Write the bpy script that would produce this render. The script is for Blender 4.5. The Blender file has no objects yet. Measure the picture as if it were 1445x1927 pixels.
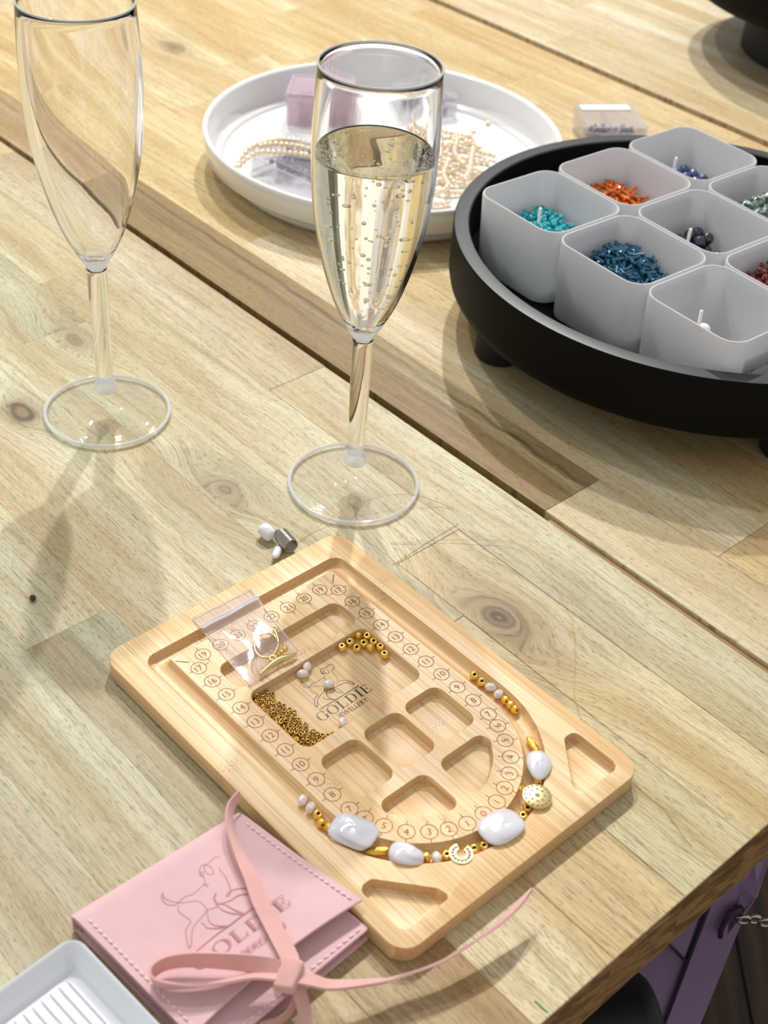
import bpy, bmesh, math, random
from mathutils import Vector, Matrix, Euler, geometry
from math import sin, cos, pi, radians, hypot, atan2, sqrt

# ------------------------------------------------------------------ camera, world, lights, exposure
S = bpy.context.scene
COL = S.collection
cd = bpy.data.cameras.new('camera'); cam = bpy.data.objects.new('camera', cd); COL.objects.link(cam)
cd.sensor_fit = 'VERTICAL'; cd.sensor_height = 36.0; cd.sensor_width = 27.0
cd.lens = 2531.74 / 1927 * 36.0
cd.clip_start = 0.01
R = Matrix(((0.997124, -0.074733, -0.012578), (0.037622, 0.632222, -0.773873), (0.065786, 0.771175, 0.633216)))
cam.matrix_world = Matrix.Translation((0, 0, 0.44183)) @ R.to_4x4()
cd.dof.use_dof = True; cd.dof.focus_distance = 0.64; cd.dof.aperture_fstop = 14.0
S.camera = cam

w = bpy.data.worlds.new('world'); S.world = w; w.use_nodes = True
w.node_tree.nodes['Background'].inputs[0].default_value = (0.99, 0.98, 0.95, 1)
w.node_tree.nodes['Background'].inputs[1].default_value = 0.46

def lamp(name, pos, target, size, power, col=(1, 0.97, 0.92)):
    ld = bpy.data.lights.new(name, 'AREA'); ld.shape = 'DISK'; ld.size = size; ld.energy = power; ld.color = col
    o = bpy.data.objects.new(name, ld); COL.objects.link(o); o.location = pos
    o.rotation_euler = (Vector(target) - Vector(pos)).to_track_quat('-Z', 'Y').to_euler()
    return o
lamp('ceiling_lamp_a', (0.06, 2.15, 1.75), (0, .6, 0), 0.05, 23)
lamp('ceiling_lamp_b', (-0.34, 1.80, 1.75), (0, .5, 0), 0.05, 15)
lamp('ceiling_lamp_c', (-0.80, 1.25, 1.80), (0, .5, 0), 0.06, 7)
S.view_settings.view_transform = 'Standard'; S.view_settings.look = 'None'
S.view_settings.gamma = 1.0; S.view_settings.use_curve_mapping = False
S.view_settings.exposure = 0.25
S.cycles.max_bounces = 24; S.cycles.diffuse_bounces = 4; S.cycles.transmission_bounces = 24; S.cycles.glossy_bounces = 6
S.cycles.transparent_max_bounces = 12; S.cycles.use_denoising = True
S.cycles.sample_clamp_indirect = 6.0; S.cycles.blur_glossy = 0.3

# ------------------------------------------------------------------ helpers
def lin(c):
    f = lambda x: x / 12.92 if x <= .04045 else ((x + .055) / 1.055) ** 2.4
    return tuple(f(x / 255) for x in c) + (1.0,)
def tag(o, label=None, cat=None, group=None, kind=None):
    if label: o['label'] = label
    if cat: o['category'] = cat
    if group: o['group'] = group
    if kind: o['kind'] = kind
    return o
def empty(name, loc=(0, 0, 0), rz=0):
    o = bpy.data.objects.new(name, None); COL.objects.link(o); o.location = loc; o.rotation_euler = (0, 0, rz)
    o.empty_display_size = .01
    return o
def mk(name, V, F, mat, parent=None, smooth=None, loc=None, rot=None):
    me = bpy.data.meshes.new(name); me.from_pydata([tuple(v) for v in V], [], F)
    bm = bmesh.new(); bm.from_mesh(me); bmesh.ops.recalc_face_normals(bm, faces=bm.faces); bm.to_mesh(me); bm.free()
    for m in (mat if isinstance(mat, (list, tuple)) else [mat]): me.materials.append(m)
    return link(name, me, parent, smooth, loc, rot)
def link(name, me, parent=None, smooth=None, loc=None, rot=None):
    if smooth is not None:
        me.polygons.foreach_set('use_smooth', [True] * len(me.polygons))
        if smooth < 3.2: me.set_sharp_from_angle(angle=smooth)
    me.update()
    o = bpy.data.objects.new(name, me); COL.objects.link(o)
    if parent: o.parent = parent
    if loc: o.location = loc
    if rot: o.rotation_euler = rot
    return o
def join(parts):
    V = []; F = []
    for v, f in parts:
        n = len(V); V += list(v); F += [tuple(i + n for i in q) for q in f]
    return V, F
def lathe(prof, n=48, close=False):
    """prof: list of (r,z). r=0 ends make poles."""
    V = []; F = []; rows = []
    for r, z in prof:
        if r < 1e-9: rows.append([len(V)]); V.append((0, 0, z))
        else:
            rows.append(list(range(len(V), len(V) + n)))
            V += [(r * cos(2 * pi * i / n), r * sin(2 * pi * i / n), z) for i in range(n)]
    prs = list(zip(rows, rows[1:])) + ([(rows[-1], rows[0])] if close else [])
    for a, b in prs:
        for i in range(n):
            j = (i + 1) % n
            if len(a) == 1 and len(b) == 1: continue
            if len(a) == 1: F.append((a[0], b[i], b[j]))
            elif len(b) == 1: F.append((a[i], b[0], a[j]))
            else: F.append((a[i], b[i], b[j], a[j]))
    return V, F
def box(x0, x1, y0, y1, z0, z1):
    V = [(x, y, z) for z in (z0, z1) for y in (y0, y1) for x in (x0, x1)]
    return V, [(0, 1, 3, 2), (4, 6, 7, 5), (0, 4, 5, 1), (2, 3, 7, 6), (0, 2, 6, 4), (1, 5, 7, 3)]
def xf(vf, M):
    return [tuple(M @ Vector(v)) for v in vf[0]], vf[1]
def smoothpts(P, k=6, closed=False):
    """Catmull-Rom through points of any dimension"""
    n = len(P); out = []
    rng = range(n if closed else n - 1)
    for i in rng:
        g = lambda j: P[j % n] if closed else P[max(0, min(n - 1, j))]
        p0, p1, p2, p3 = g(i - 1), g(i), g(i + 1), g(i + 2)
        for s in range(k):
            t = s / k
            out.append(tuple(.5 * ((2 * b) + (-a + c) * t + (2 * a - 5 * b + 4 * c - d) * t * t + (-a + 3 * b - 3 * c + d) * t ** 3) for a, b, c, d in zip(p0, p1, p2, p3)))
    if not closed: out.append(tuple(P[-1]))
    return out
def tube(P, r, n=8, closed=False, caps=True):
    P = [Vector(p) for p in P]; m = len(P); V = []; F = []
    rr = r if isinstance(r, (list, tuple)) else [r] * m
    up = Vector((0, 0, 1)); prev = None
    for i, p in enumerate(P):
        t = (P[(i + 1) % m] - P[i - 1]) if closed else (P[min(m - 1, i + 1)] - P[max(0, i - 1)])
        t.normalize()
        if prev is None:
            a = up.cross(t)
            if a.length < 1e-3: a = Vector((1, 0, 0)).cross(t)
        else: a = prev - t * prev.dot(t)
        a.normalize(); prev = a; b = t.cross(a)
        for k in range(n):
            V.append(p + (a * cos(2 * pi * k / n) + b * sin(2 * pi * k / n)) * rr[i])
    for i in range(m if closed else m - 1):
        for k in range(n):
            j = (i + 1) % m; l = (k + 1) % n
            F.append((i * n + k, j * n + k, j * n + l, i * n + l))
    if caps and not closed:
        F.append(tuple(range(n))[::-1]); F.append(tuple(range((m - 1) * n, m * n)))
    return V, F
def ribbon(P, width, th):
    """P: (x,y,z,tilt) tilt 0 = lies flat, pi/2 = stands on edge"""
    V = []; F = []; m = len(P)
    for i in range(m):
        p = Vector(P[i][:3]); t = Vector(P[min(m - 1, i + 1)][:3]) - Vector(P[max(0, i - 1)][:3]); t.normalize()
        side = t.cross(Vector((0, 0, 1))); side = side.normalized() if side.length > 1e-4 else Vector((1, 0, 0))
        upv = side.cross(t).normalized(); a = P[i][3]
        wv = side * cos(a) + upv * sin(a); nv = t.cross(wv).normalized()
        wd = width[i] if isinstance(width, (list, tuple)) else width
        for sx, sy in ((-1, -1), (1, -1), (1, 1), (-1, 1)):
            V.append(p + wv * wd / 2 * sx + nv * th / 2 * sy)
    for i in range(m - 1):
        for k in range(4):
            l = (k + 1) % 4
            F.append((i * 4 + k, (i + 1) * 4 + k, (i + 1) * 4 + l, i * 4 + l))
    F.append((0, 1, 2, 3)); F.append(tuple(range((m - 1) * 4, m * 4)))
    return V, F
def stroke(P, wd, z, taper=False):
    """flat printed stroke in the plane z"""
    V = []; F = []; m = len(P)
    for i in range(m):
        p = Vector(P[i][:2]); t = Vector(P[min(m - 1, i + 1)][:2]) - Vector(P[max(0, i - 1)][:2])
        if t.length < 1e-9: t = Vector((1, 0))
        t.normalize(); nrm = Vector((-t.y, t.x)); w_ = wd * ((.45 + .75 * sin(pi * i / (m - 1))) if taper else 1)
        V += [(*(p + nrm * w_ / 2), z), (*(p - nrm * w_ / 2), z)]
    for i in range(m - 1): F.append((2 * i, 2 * i + 1, 2 * i + 3, 2 * i + 2))
    return V, F
def roundpoly(pts, r, k=6):
    """pts CCW, returns rounded outline"""
    n = len(pts); out = []
    for i in range(n):
        p0 = Vector(pts[i - 1]); p = Vector(pts[i]); p1 = Vector(pts[(i + 1) % n])
        rr = r[i] if isinstance(r, (list, tuple)) else r
        a = (p0 - p).normalized(); b = (p1 - p).normalized()
        ang = a.angle(b); d = rr / math.tan(ang / 2); c = p + (a + b).normalized() * (rr / sin(ang / 2))
        s = p + a * d - c; e = p + b * d - c
        a0 = atan2(s.y, s.x); a1 = atan2(e.y, e.x); da = (a1 - a0 + pi) % (2 * pi) - pi
        for j in range(k + 1):
            t = a0 + da * j / k; out.append((c.x + rr * cos(t), c.y + rr * sin(t)))
    return out
def offset(loop, d):
    """inset a CCW loop by d"""
    n = len(loop); out = []
    for i in range(n):
        a = Vector(loop[i - 1]); b = Vector(loop[i]); c = Vector(loop[(i + 1) % n])
        t = (c - a).normalized(); nrm = Vector((-t.y, t.x)); out.append((b.x + nrm.x * d, b.y + nrm.y * d))
    return out
def fill(loops, z):
    """planar region with holes -> V,F"""
    L = [[Vector((x, y, 0)) for x, y in l] for l in loops]
    T_ = geometry.tessellate_polygon(L)
    return [(x, y, z) for l in loops for x, y in l], [tuple(t) for t in T_]
def rings(loops, cap0=False, cap1=False):
    """loops of equal length with 3D points"""
    V = [p for l in loops for p in l]; F = []; n = len(loops[0])
    for i in range(len(loops) - 1):
        for k in range(n):
            l = (k + 1) % n; F.append((i * n + k, i * n + l, (i + 1) * n + l, (i + 1) * n + k))
    if cap0: F.append(tuple(range(n)))
    if cap1: F.append(tuple(range((len(loops) - 1) * n, len(loops) * n)))
    return V, F
def z3(l, z): return [(x, y, z) for x, y in l]
def slab(loop, z0, z1, bev=0.0):
    """closed rounded prism with a small bevel"""
    if bev <= 0: return rings([z3(loop, z0), z3(loop, z1)], True, True)
    i1 = offset(loop, bev * .3); i2 = offset(loop, bev)
    return rings([z3(i2, z0), z3(i1, z0 + bev * .3), z3(loop, z0 + bev), z3(loop, z1 - bev), z3(i1, z1 - bev * .3), z3(i2, z1)], True, True)
def copyo(o, parent=None, loc=None, rot=None, sc=None):
    c = o.copy(); COL.objects.link(c)
    if parent: c.parent = parent
    if loc is not None: c.location = loc
    if rot is not None: c.rotation_euler = rot
    if sc is not None: c.scale = sc
    for ch in o.children:
        copyo(ch, c)
    return c

# ------------------------------------------------------------------ materials
def newmat(name):
    m = bpy.data.materials.new(name); m.use_nodes = True
    return m, m.node_tree, m.node_tree.nodes['Principled BSDF']
class NT:
    def __init__(s, nt): s.nt = nt
    def n(s, typ, props=None, **inp):
        nd = s.nt.nodes.new(typ)
        for k, v in (props or {}).items(): setattr(nd, k, v)
        for k, v in inp.items():
            i = nd.inputs[int(k[1:]) if k[0] == '_' else k.replace('_', ' ')]
            if isinstance(v, bpy.types.NodeSocket): s.nt.links.new(v, i)
            else: i.default_value = v
        return nd.outputs[0]
    def m(s, op, a, b=None, c=None):
        kw = {'_0': a}
        if b is not None: kw['_1'] = b
        if c is not None: kw['_2'] = c
        return s.n('ShaderNodeMath', {'operation': op}, **kw)
    def noise(s, vec, scale=1, detail=3, rough=.55):
        return s.n('ShaderNodeTexNoise', None, Vector=vec, Scale=scale, Detail=detail, Roughness=rough)
    def comb(s, x, y, z): return s.n('ShaderNodeCombineXYZ', None, X=x, Y=y, Z=z)
    def ramp(s, fac, stops):
        nd = s.nt.nodes.new('ShaderNodeValToRGB'); s.nt.links.new(fac, nd.inputs[0])
        e = nd.color_ramp.elements
        while len(e) < len(stops): e.new(.5)
        for el, (p, c) in zip(e, stops):
            el.position = p; el.color = c if isinstance(c, tuple) else (c, c, c, 1)
        return nd.outputs[0]
    def mix(s, fac, a, b, blend='MIX'):
        nd = s.nt.nodes.new('ShaderNodeMix'); nd.data_type = 'RGBA'; nd.blend_type = blend
        for i, v in ((0, fac), (6, a), (7, b)):
            if isinstance(v, bpy.types.NodeSocket): s.nt.links.new(v, nd.inputs[i])
            else: nd.inputs[i].default_value = v
        return nd.outputs[2]
    def bump(s, h, strength=.2, dist=.001):
        return s.n('ShaderNodeBump', None, Strength=strength, Distance=dist, Height=h)
    def objco(s):
        t = s.nt.nodes.new('ShaderNodeTexCoord'); return t.outputs['Object']
    def sep(s, v):
        t = s.nt.nodes.new('ShaderNodeSeparateXYZ'); s.nt.links.new(v, t.inputs[0]); return t.outputs
def pbr(name, col, rough=.5, metal=0, bump=None, var=None, **kw):
    """col in sRGB 0-255; bump=(scale,strength,dist); var=(scale,amount)"""
    m, nt, p = newmat(name); t = NT(nt)
    p.inputs['Base Color'].default_value = lin(col); p.inputs['Roughness'].default_value = rough; p.inputs['Metallic'].default_value = metal
    for k, v in kw.items(): p.inputs[k.replace('_', ' ')].default_value = v
    if var:
        nz = t.noise(t.objco(), var[0], 3); c = lin(col)
        a = tuple(x * (1 - var[1]) for x in c[:3]) + (1,); b = tuple(min(1, x * (1 + var[1])) for x in c[:3]) + (1,)
        nt.links.new(t.ramp(nz, [(.3, a), (.7, b)]), p.inputs['Base Color'])
    if bump:
        nt.links.new(t.bump(t.noise(t.objco(), bump[0], 4), bump[1], bump[2]), p.inputs['Normal'])
    return m

KNOTS = [(-.445, .329, .011, .55), (-.288, .3735, .017, .75), (-.569, .282, .008, 1.5), (-.967, .664, .012, .7), (-.615, .344, .012, .6), (-.560, .566, .004, .8), (-.86, .80, .010, .5)]
def wood_mat():
    m, nt, p = newmat('acacia_wood'); t = NT(nt)
    oi = nt.nodes.new('ShaderNodeObjectInfo'); rnd = oi.outputs['Random']
    x, y, z = t.sep(t.objco())
    v = y; dark = None; ringmask = None
    wob = t.m('MULTIPLY', t.m('SUBTRACT', t.noise(t.comb(t.m('MULTIPLY', x, 9.0), t.m('MULTIPLY', y, 26.0), t.m('MULTIPLY', rnd, 40)), 1, 2), .5), .012)
    v = t.m('ADD', v, wob)
    for ku, kv, kr, kd in KNOTS:
        dx = t.m('MULTIPLY', t.m('SUBTRACT', x, ku), .62); dy = t.m('SUBTRACT', y, kv)
        jx = t.m('MULTIPLY', t.m('SUBTRACT', t.noise(t.comb(x, y, 0.0), 60, 2), .5), .006)
        d = t.m('ADD', t.m('SQRT', t.m('ADD', t.m('MULTIPLY', dx, dx), t.m('MULTIPLY', dy, dy))), jx)
        f = t.m('EXPONENT', t.m('MULTIPLY', t.m('MULTIPLY', d, d), -1.0 / (kr * 1.7) ** 2))
        # grain coordinate turns into rings near the knot
        v = t.m('ADD', t.m('MULTIPLY', v, t.m('SUBTRACT', 1.0, f)), t.m('MULTIPLY', t.m('ADD', d, kv), f))
        k = t.m('MULTIPLY', t.m('EXPONENT', t.m('MULTIPLY', t.m('MULTIPLY', d, d), -1.0 / (kr * .55) ** 2)), kd)
        halo = t.m('MULTIPLY', f, .40 * kd)
        k = t.m('ADD', k, halo)
        dark = k if dark is None else t.m('ADD', dark, k)
    zz = t.m('MULTIPLY', rnd, 57.3)
    big = t.noise(t.comb(t.m('MULTIPLY', x, 5.0), t.m('MULTIPLY', v, 75.0), zz), 1, 3, .6)
    mid = t.noise(t.comb(t.m('MULTIPLY', x, 14.0), t.m('MULTIPLY', v, 330.0), zz), 1, 3, .6)
    fine = t.noise(t.comb(t.m('MULTIPLY', x, 60.0), t.m('MULTIPLY', v, 1500.0), zz), 1, 2, .6)
    pore = t.noise(t.comb(t.m('MULTIPLY', x, 230.0), t.m('MULTIPLY', v, 2100.0), zz), 1, 1, .5)
    base = oi.outputs['Color']
    broad = t.noise(t.comb(t.m('MULTIPLY', x, 3.0), t.m('MULTIPLY', v, 28.0), zz), 1, 2, .5)
    line = t.noise(t.comb(t.m('MULTIPLY', x, 30.0), t.m('MULTIPLY', v, 850.0), zz), 1, 3, .7)
    c1 = t.mix(t.ramp(broad, [(.38, 0.0), (.66, .85)]), base, t.mix(1.0, base, lin((226, 206, 180)), 'MULTIPLY'))
    c1 = t.mix(t.m('MULTIPLY', t.ramp(broad, [(.28, 1.0), (.44, 0.0)]), .35), c1, lin((220, 218, 188)))
    c1 = t.mix(t.ramp(big, [(.44, 0.0), (.70, .45)]), c1, t.mix(1.0, base, lin((204, 182, 146)), 'MULTIPLY'))
    c1 = t.mix(t.ramp(mid, [(.50, 0.0), (.70, .38)]), c1, t.mix(1.0, base, lin((176, 160, 132)), 'MULTIPLY'))
    c1 = t.mix(t.ramp(line, [(.50, 0.0), (.68, .55)]), c1, t.mix(1.0, base, lin((176, 160, 134)), 'MULTIPLY'))
    c1 = t.mix(t.ramp(fine, [(.50, 0.0), (.72, .40)]), c1, t.mix(1.0, base, lin((178, 164, 138)), 'MULTIPLY'))
    c1 = t.mix(t.ramp(pore, [(.58, 0.0), (.68, .55)]), c1, t.mix(1.0, base, lin((128, 110, 88)), 'MULTIPLY'))
    sx = t.m('MULTIPLY', t.ramp(t.m('MULTIPLY', x, -1.0), [(.325, 0.0), (.335, 1.0), (.62, 1.0), (.95, .25)]), 1.0)
    cv = t.m('ADD', .4855, t.m('MULTIPLY', t.m('SUBTRACT', t.noise(t.comb(t.m('MULTIPLY', x, 16.0), 3.0, 0.0), 1, 2), .5), .014))
    s1 = t.m('DIVIDE', t.m('SUBTRACT', y, cv), .0016); s2 = t.m('DIVIDE', t.m('SUBTRACT', y, t.m('ADD', cv, -.012)), .0040)
    st = t.m('ADD', t.m('MULTIPLY', t.m('EXPONENT', t.m('MULTIPLY', t.m('MULTIPLY', s1, s1), -1.0)), .75), t.m('MULTIPLY', t.m('EXPONENT', t.m('MULTIPLY', t.m('MULTIPLY', s2, s2), -1.0)), .38))
    st = t.m('MULTIPLY', st, t.m('MULTIPLY', sx, t.ramp(mid, [(.30, .35), (.55, 1.0)])))
    c1 = t.mix(st, c1, lin((74, 52, 30)))
    c1 = t.mix(t.m('MINIMUM', dark, .92), c1, t.mix(t.ramp(mid, [(.40, 0.0), (.60, 1.0)]), lin((134, 110, 76)), lin((84, 64, 44))))
    nt.links.new(c1, p.inputs['Base Color'])
    nt.links.new(t.ramp(mid, [(.3, .42), (.7, .55)]), p.inputs['Roughness'])
    p.inputs['Specular IOR Level'].default_value = .35
    nt.links.new(t.bump(t.m('ADD', fine, t.m('MULTIPLY', pore, -.6)), .10, .0004), p.inputs['Normal'])
    return m
def endgrain_mat():
    m, nt, p = newmat('acacia_end_grain'); t = NT(nt)
    x, y, z = t.sep(t.objco())
    oi = nt.nodes.new('ShaderNodeObjectInfo')
    w1 = t.noise(t.comb(t.m('MULTIPLY', y, 22.0), t.m('MULTIPLY', t.m('ADD', z, t.m('MULTIPLY', y, .25)), 75.0), t.m('MULTIPLY', oi.outputs['Random'], 9.0)), 1, 4, .6)
    f = t.noise(t.objco(), 900, 2)
    c = t.ramp(w1, [(.30, lin((84, 58, 30))), (.43, lin((128, 93, 50))), (.52, lin((168, 128, 76))), (.60, lin((112, 80, 44))), (.72, lin((178, 140, 88)))])
    c = t.mix(t.ramp(f, [(.45, 0.0), (.75, .35)]), c, lin((90, 62, 36)))
    nt.links.new(c, p.inputs['Base Color']); p.inputs['Roughness'].default_value = .6
    nt.links.new(t.bump(f, .25, .0004), p.inputs['Normal'])
    return m
def bamboo_mat():
    m, nt, p = newmat('bamboo'); t = NT(nt)
    x, y, z = t.sep(t.objco())
    strip = t.noise(t.comb(t.m('MULTIPLY', x, 2.0), t.m('MULTIPLY', y, 95.0), t.m('MULTIPLY', z, 60.0)), 1, 2)
    line = t.noise(t.comb(t.m('MULTIPLY', x, 9.0), t.m('MULTIPLY', y, 900.0), t.m('MULTIPLY', z, 500.0)), 1, 2, .7)
    line2 = t.noise(t.comb(t.m('MULTIPLY', x, 30.0), t.m('MULTIPLY', y, 2600.0), t.m('MULTIPLY', z, 2000.0)), 1, 1)
    pores = t.noise(t.comb(t.m('MULTIPLY', x, 1700.0), t.m('MULTIPLY', y, 1700.0), t.m('MULTIPLY', z, 1700.0)), 1, 1)
    c = t.ramp(strip, [(.32, lin((240, 214, 172))), (.5, lin((236, 204, 156))), (.68, lin((230, 188, 134)))])
    c = t.mix(t.ramp(line, [(.49, 0.0), (.60, .72)]), c, lin((204, 164, 116)))
    c = t.mix(t.ramp(line2, [(.52, 0.0), (.68, .42)]), c, lin((196, 156, 108)))
    # node rows of the culm (short dark flecks across a strip)
    for nx, ny in ((-.056, .062), (-.049, .052), (-.046, .004), (.021, -.036), (.023, .022), (-.012, -.064)):
        dx = t.m('SUBTRACT', x, nx); dy = t.m('SUBTRACT', y, ny)
        d = t.m('ADD', t.m('MULTIPLY', dx, t.m('MULTIPLY', dx, 1.0 / .004 ** 2)), t.m('MULTIPLY', dy, t.m('MULTIPLY', dy, 1.0 / .006 ** 2)))
        fl = t.m('MULTIPLY', t.m('EXPONENT', t.m('MULTIPLY', d, -1.0)), t.ramp(t.noise(t.comb(t.m('MULTIPLY', x, 1400.0), t.m('MULTIPLY', y, 1600.0), 0.0), 1, 1), [(.52, 0.0), (.62, 1.0)]))
        c = t.mix(t.m('MULTIPLY', fl, .75), c, lin((128, 88, 48)))
    g = nt.nodes.new('ShaderNodeNewGeometry'); tc = nt.nodes.new('ShaderNodeTexCoord')
    nx_ = t.sep(tc.outputs['Normal'])
    endf = t.m('GREATER_THAN', t.m('ABSOLUTE', nx_[0]), .45)
    ec = t.mix(t.ramp(pores, [(.50, 0.0), (.68, .6)]), lin((214, 178, 130)), lin((160, 112, 62)))
    c = t.mix(endf, c, ec)
    nt.links.new(c, p.inputs['Base Color']); p.inputs['Roughness'].default_value = .42
    p.inputs['Specular IOR Level'].default_value = .4
    nt.links.new(t.bump(line, .06, .0003), p.inputs['Normal'])
    return m
M = {}
M['wood'] = wood_mat(); M['end'] = endgrain_mat(); M['bamboo'] = bamboo_mat()
M['underwood'] = pbr('raw_strip_wood', (146, 116, 70), .6, bump=(300, .2, .0005), var=(60, .25))
M['engrave'] = pbr('laser_engraving', (138, 84, 36), .7, var=(900, .25))
M['engrave_dark'] = pbr('burnt_slash', (92, 52, 28), .7)
M['ink'] = pbr('black_logo_print', (38, 36, 40), .28)
M['black'] = pbr('black_painted_tray', (5, 5, 6), .55, bump=(900, .05, .0002))
M['blackrim'] = pbr('black_tray_rim', (44, 48, 51), .42, bump=(900, .05, .0002))
M['black'].node_tree.nodes['Principled BSDF'].inputs['Specular IOR Level'].default_value = .12
M['rubber'] = pbr('black_rubber_foot', (12, 12, 12), .7)
M['ceramic'] = pbr('white_glazed_plate', (236, 236, 236), .16, Coat_Weight=.5, Coat_Roughness=.08)
M['label'] = pbr('white_paper_label', (228, 228, 236), .45)
M['text'] = pbr('black_label_text', (22, 22, 26), .5)
M['tray_white'] = pbr('white_gloss_plastic', (238, 241, 248), .14, Coat_Weight=.4)
M['steel'] = pbr('steel_spring', (190, 186, 178), .22, 1.0)
M['pad'] = pbr('white_plastic_cap', (240, 242, 248), .22)
M['gold'] = pbr('gold_bead_metal', (250, 208, 112), .26, 1.0, bump=(1800, .35, .0003), var=(900, .12))
M['goldtex'] = pbr('scratched_gold_metal', (250, 208, 100), .2, 1.0, bump=(1100, .8, .0006))
M['antique'] = pbr('antique_bronze_gold', (206, 164, 88), .24, 1.0, bump=(2200, .4, .0003), var=(1500, .35))
M['palegold'] = pbr('pale_gold_wire', (232, 208, 140), .3, 1.0, bump=(1500, .2, .0002))
M['thread'] = pbr('gold_monofilament', (196, 160, 84), .3, .3)
M['hole_shade'] = pbr('bead_hole_shade', (46, 26, 8), .7)  # dark brown paints in the shade inside the bead holes
M['garnet'] = pbr('dark_garnet_bead', (62, 10, 26), .08, Coat_Weight=.6)
M['suede'] = pbr('pink_suede', (222, 182, 186), .92, bump=(2600, .35, .0004), var=(55, .05), Sheen_Weight=.35, Sheen_Roughness=.6)
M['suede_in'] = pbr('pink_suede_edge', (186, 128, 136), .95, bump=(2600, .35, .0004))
M['ribbon'] = pbr('pink_suede_ribbon', (222, 172, 168), .9, bump=(2600, .3, .0003), var=(80, .05), Sheen_Weight=.3)
M['stitch'] = pbr('pale_pink_stitch', (246, 222, 226), .7)
M['deboss'] = pbr('pressed_pink_line', (190, 136, 143), .9)
M['mauve'] = pbr('mauve_leather', (150, 122, 158), .45, bump=(700, .25, .0006), var=(12, .08))
M['mauve_dark'] = pbr('mauve_edge_paint', (52, 42, 62), .5)
M['blackseat'] = pbr('black_vinyl', (9, 9, 10), .5, bump=(300, .1, .0005))
M['floorwood'] = None
def pearl_mat(name, col, iri=.5, bump=None):
    m = pbr(name, col, .20, .22, bump=bump, Coat_Weight=.8, Coat_Roughness=.1, Sheen_Weight=.25)
    p = m.node_tree.nodes['Principled BSDF']
    p.inputs['Thin Film Thickness'].default_value = 380; p.inputs['Thin Film IOR'].default_value = 1.45
    p.inputs['Subsurface Weight'].default_value = .12; p.inputs['Subsurface Radius'].default_value = (.001, .001, .001)
    p.inputs['Subsurface Scale'].default_value = .6
    return m
M['pearl'] = pearl_mat('white_rice_pearl', (240, 228, 226), .5, (700, .25, .0006))
M['pearlbig'] = pearl_mat('baroque_pearl', (230, 228, 238), .6, (190, .30, .0010))
M['pearlcream'] = pearl_mat('cream_pearl', (246, 226, 196), .4)
def glass(name, col=(1, 1, 1), ior=1.49, rough=0.0):
    m, nt, p = newmat(name)
    p.inputs['Base Color'].default_value = (*col, 1); p.inputs['Roughness'].default_value = rough
    p.inputs['IOR'].default_value = ior; p.inputs['Transmission Weight'].default_value = 1.0
    return m
M['acrylic'] = glass('clear_acrylic', (1, 1, 1), 1.47)
M['wine'] = glass('sparkling_wine', (.985, .955, .80), 1.34)
M['bubble'] = glass('air_bubble', (1, 1, 1), .75)
M['crystal'] = pbr('clear_crystal', (196, 190, 186), .04, .6, Coat_Weight=1.0)
def clearplastic(name, col, trans):
    m = bpy.data.materials.new(name); m.use_nodes = True; nt = m.node_tree; nt.nodes.clear(); t = NT(nt)
    out = nt.nodes.new('ShaderNodeOutputMaterial')
    g = t.n('ShaderNodeBsdfGlossy', None, Color=(1, 1, 1, 1), Roughness=.08)
    tr = t.n('ShaderNodeBsdfTransparent', None, Color=(.97, .97, .98, 1))
    df = t.n('ShaderNodeBsdfDiffuse', None, Color=lin(col))
    a = nt.nodes.new('ShaderNodeMixShader'); a.inputs[0].default_value = trans; nt.links.new(df, a.inputs[1]); nt.links.new(tr, a.inputs[2])
    ge = nt.nodes.new('ShaderNodeNewGeometry'); io = t.m('ADD', t.m('MULTIPLY', ge.outputs['Backfacing'], 1 / 1.45 - 1.45), 1.45)
    fr = t.n('ShaderNodeFresnel', None, IOR=io)
    b = nt.nodes.new('ShaderNodeMixShader'); nt.links.new(fr, b.inputs[0]); nt.links.new(a.outputs[0], b.inputs[1]); nt.links.new(g, b.inputs[2])
    h = t.bump(t.noise(t.objco(), 90, 2), .22, .0008); nt.links.new(h, nt.nodes['Glossy BSDF'].inputs['Normal'])
    nt.links.new(b.outputs[0], out.inputs[0])
    return m
def thinclear(name, tint, ior, haze=0.0):
    # thin clear acrylic: straight transmission, mirror reflection growing at grazing angles
    m = bpy.data.materials.new(name); m.use_nodes = True; nt = m.node_tree; nt.nodes.clear(); t = NT(nt)
    out = nt.nodes.new('ShaderNodeOutputMaterial')
    g = t.n('ShaderNodeBsdfGlossy', None, Color=(1, 1, 1, 1), Roughness=.02); tr = t.n('ShaderNodeBsdfTransparent', None, Color=(*tint, 1))
    df = t.n('ShaderNodeBsdfDiffuse', None, Color=(.9, .9, .93, 1)); a = nt.nodes.new('ShaderNodeMixShader'); a.inputs[0].default_value = haze
    nt.links.new(tr, a.inputs[1]); nt.links.new(df, a.inputs[2])
    ge = nt.nodes.new('ShaderNodeNewGeometry'); io = t.m('ADD', t.m('MULTIPLY', ge.outputs['Backfacing'], 1 / ior - ior), ior)
    fr = t.n('ShaderNodeFresnel', None, IOR=io); b = nt.nodes.new('ShaderNodeMixShader'); nt.links.new(fr, b.inputs[0]); nt.links.new(a.outputs[0], b.inputs[1]); nt.links.new(g, b.inputs[2])
    nt.links.new(b.outputs[0], out.inputs[0]); return m
M['footclear'] = thinclear('thin_clear_acrylic', (.985, .985, .98), 1.45)
M['edge_glow'] = thinclear('acrylic_edge_glow', (.97, .97, .98), 1.5, .42)  # milky white in the colour stands in for light caught in acrylic edges
M['film'] = clearplastic('clear_zip_bag_film', (230, 224, 230), .92)
M['filmzip'] = clearplastic('zip_seal_film', (236, 232, 240), .45)
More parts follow.
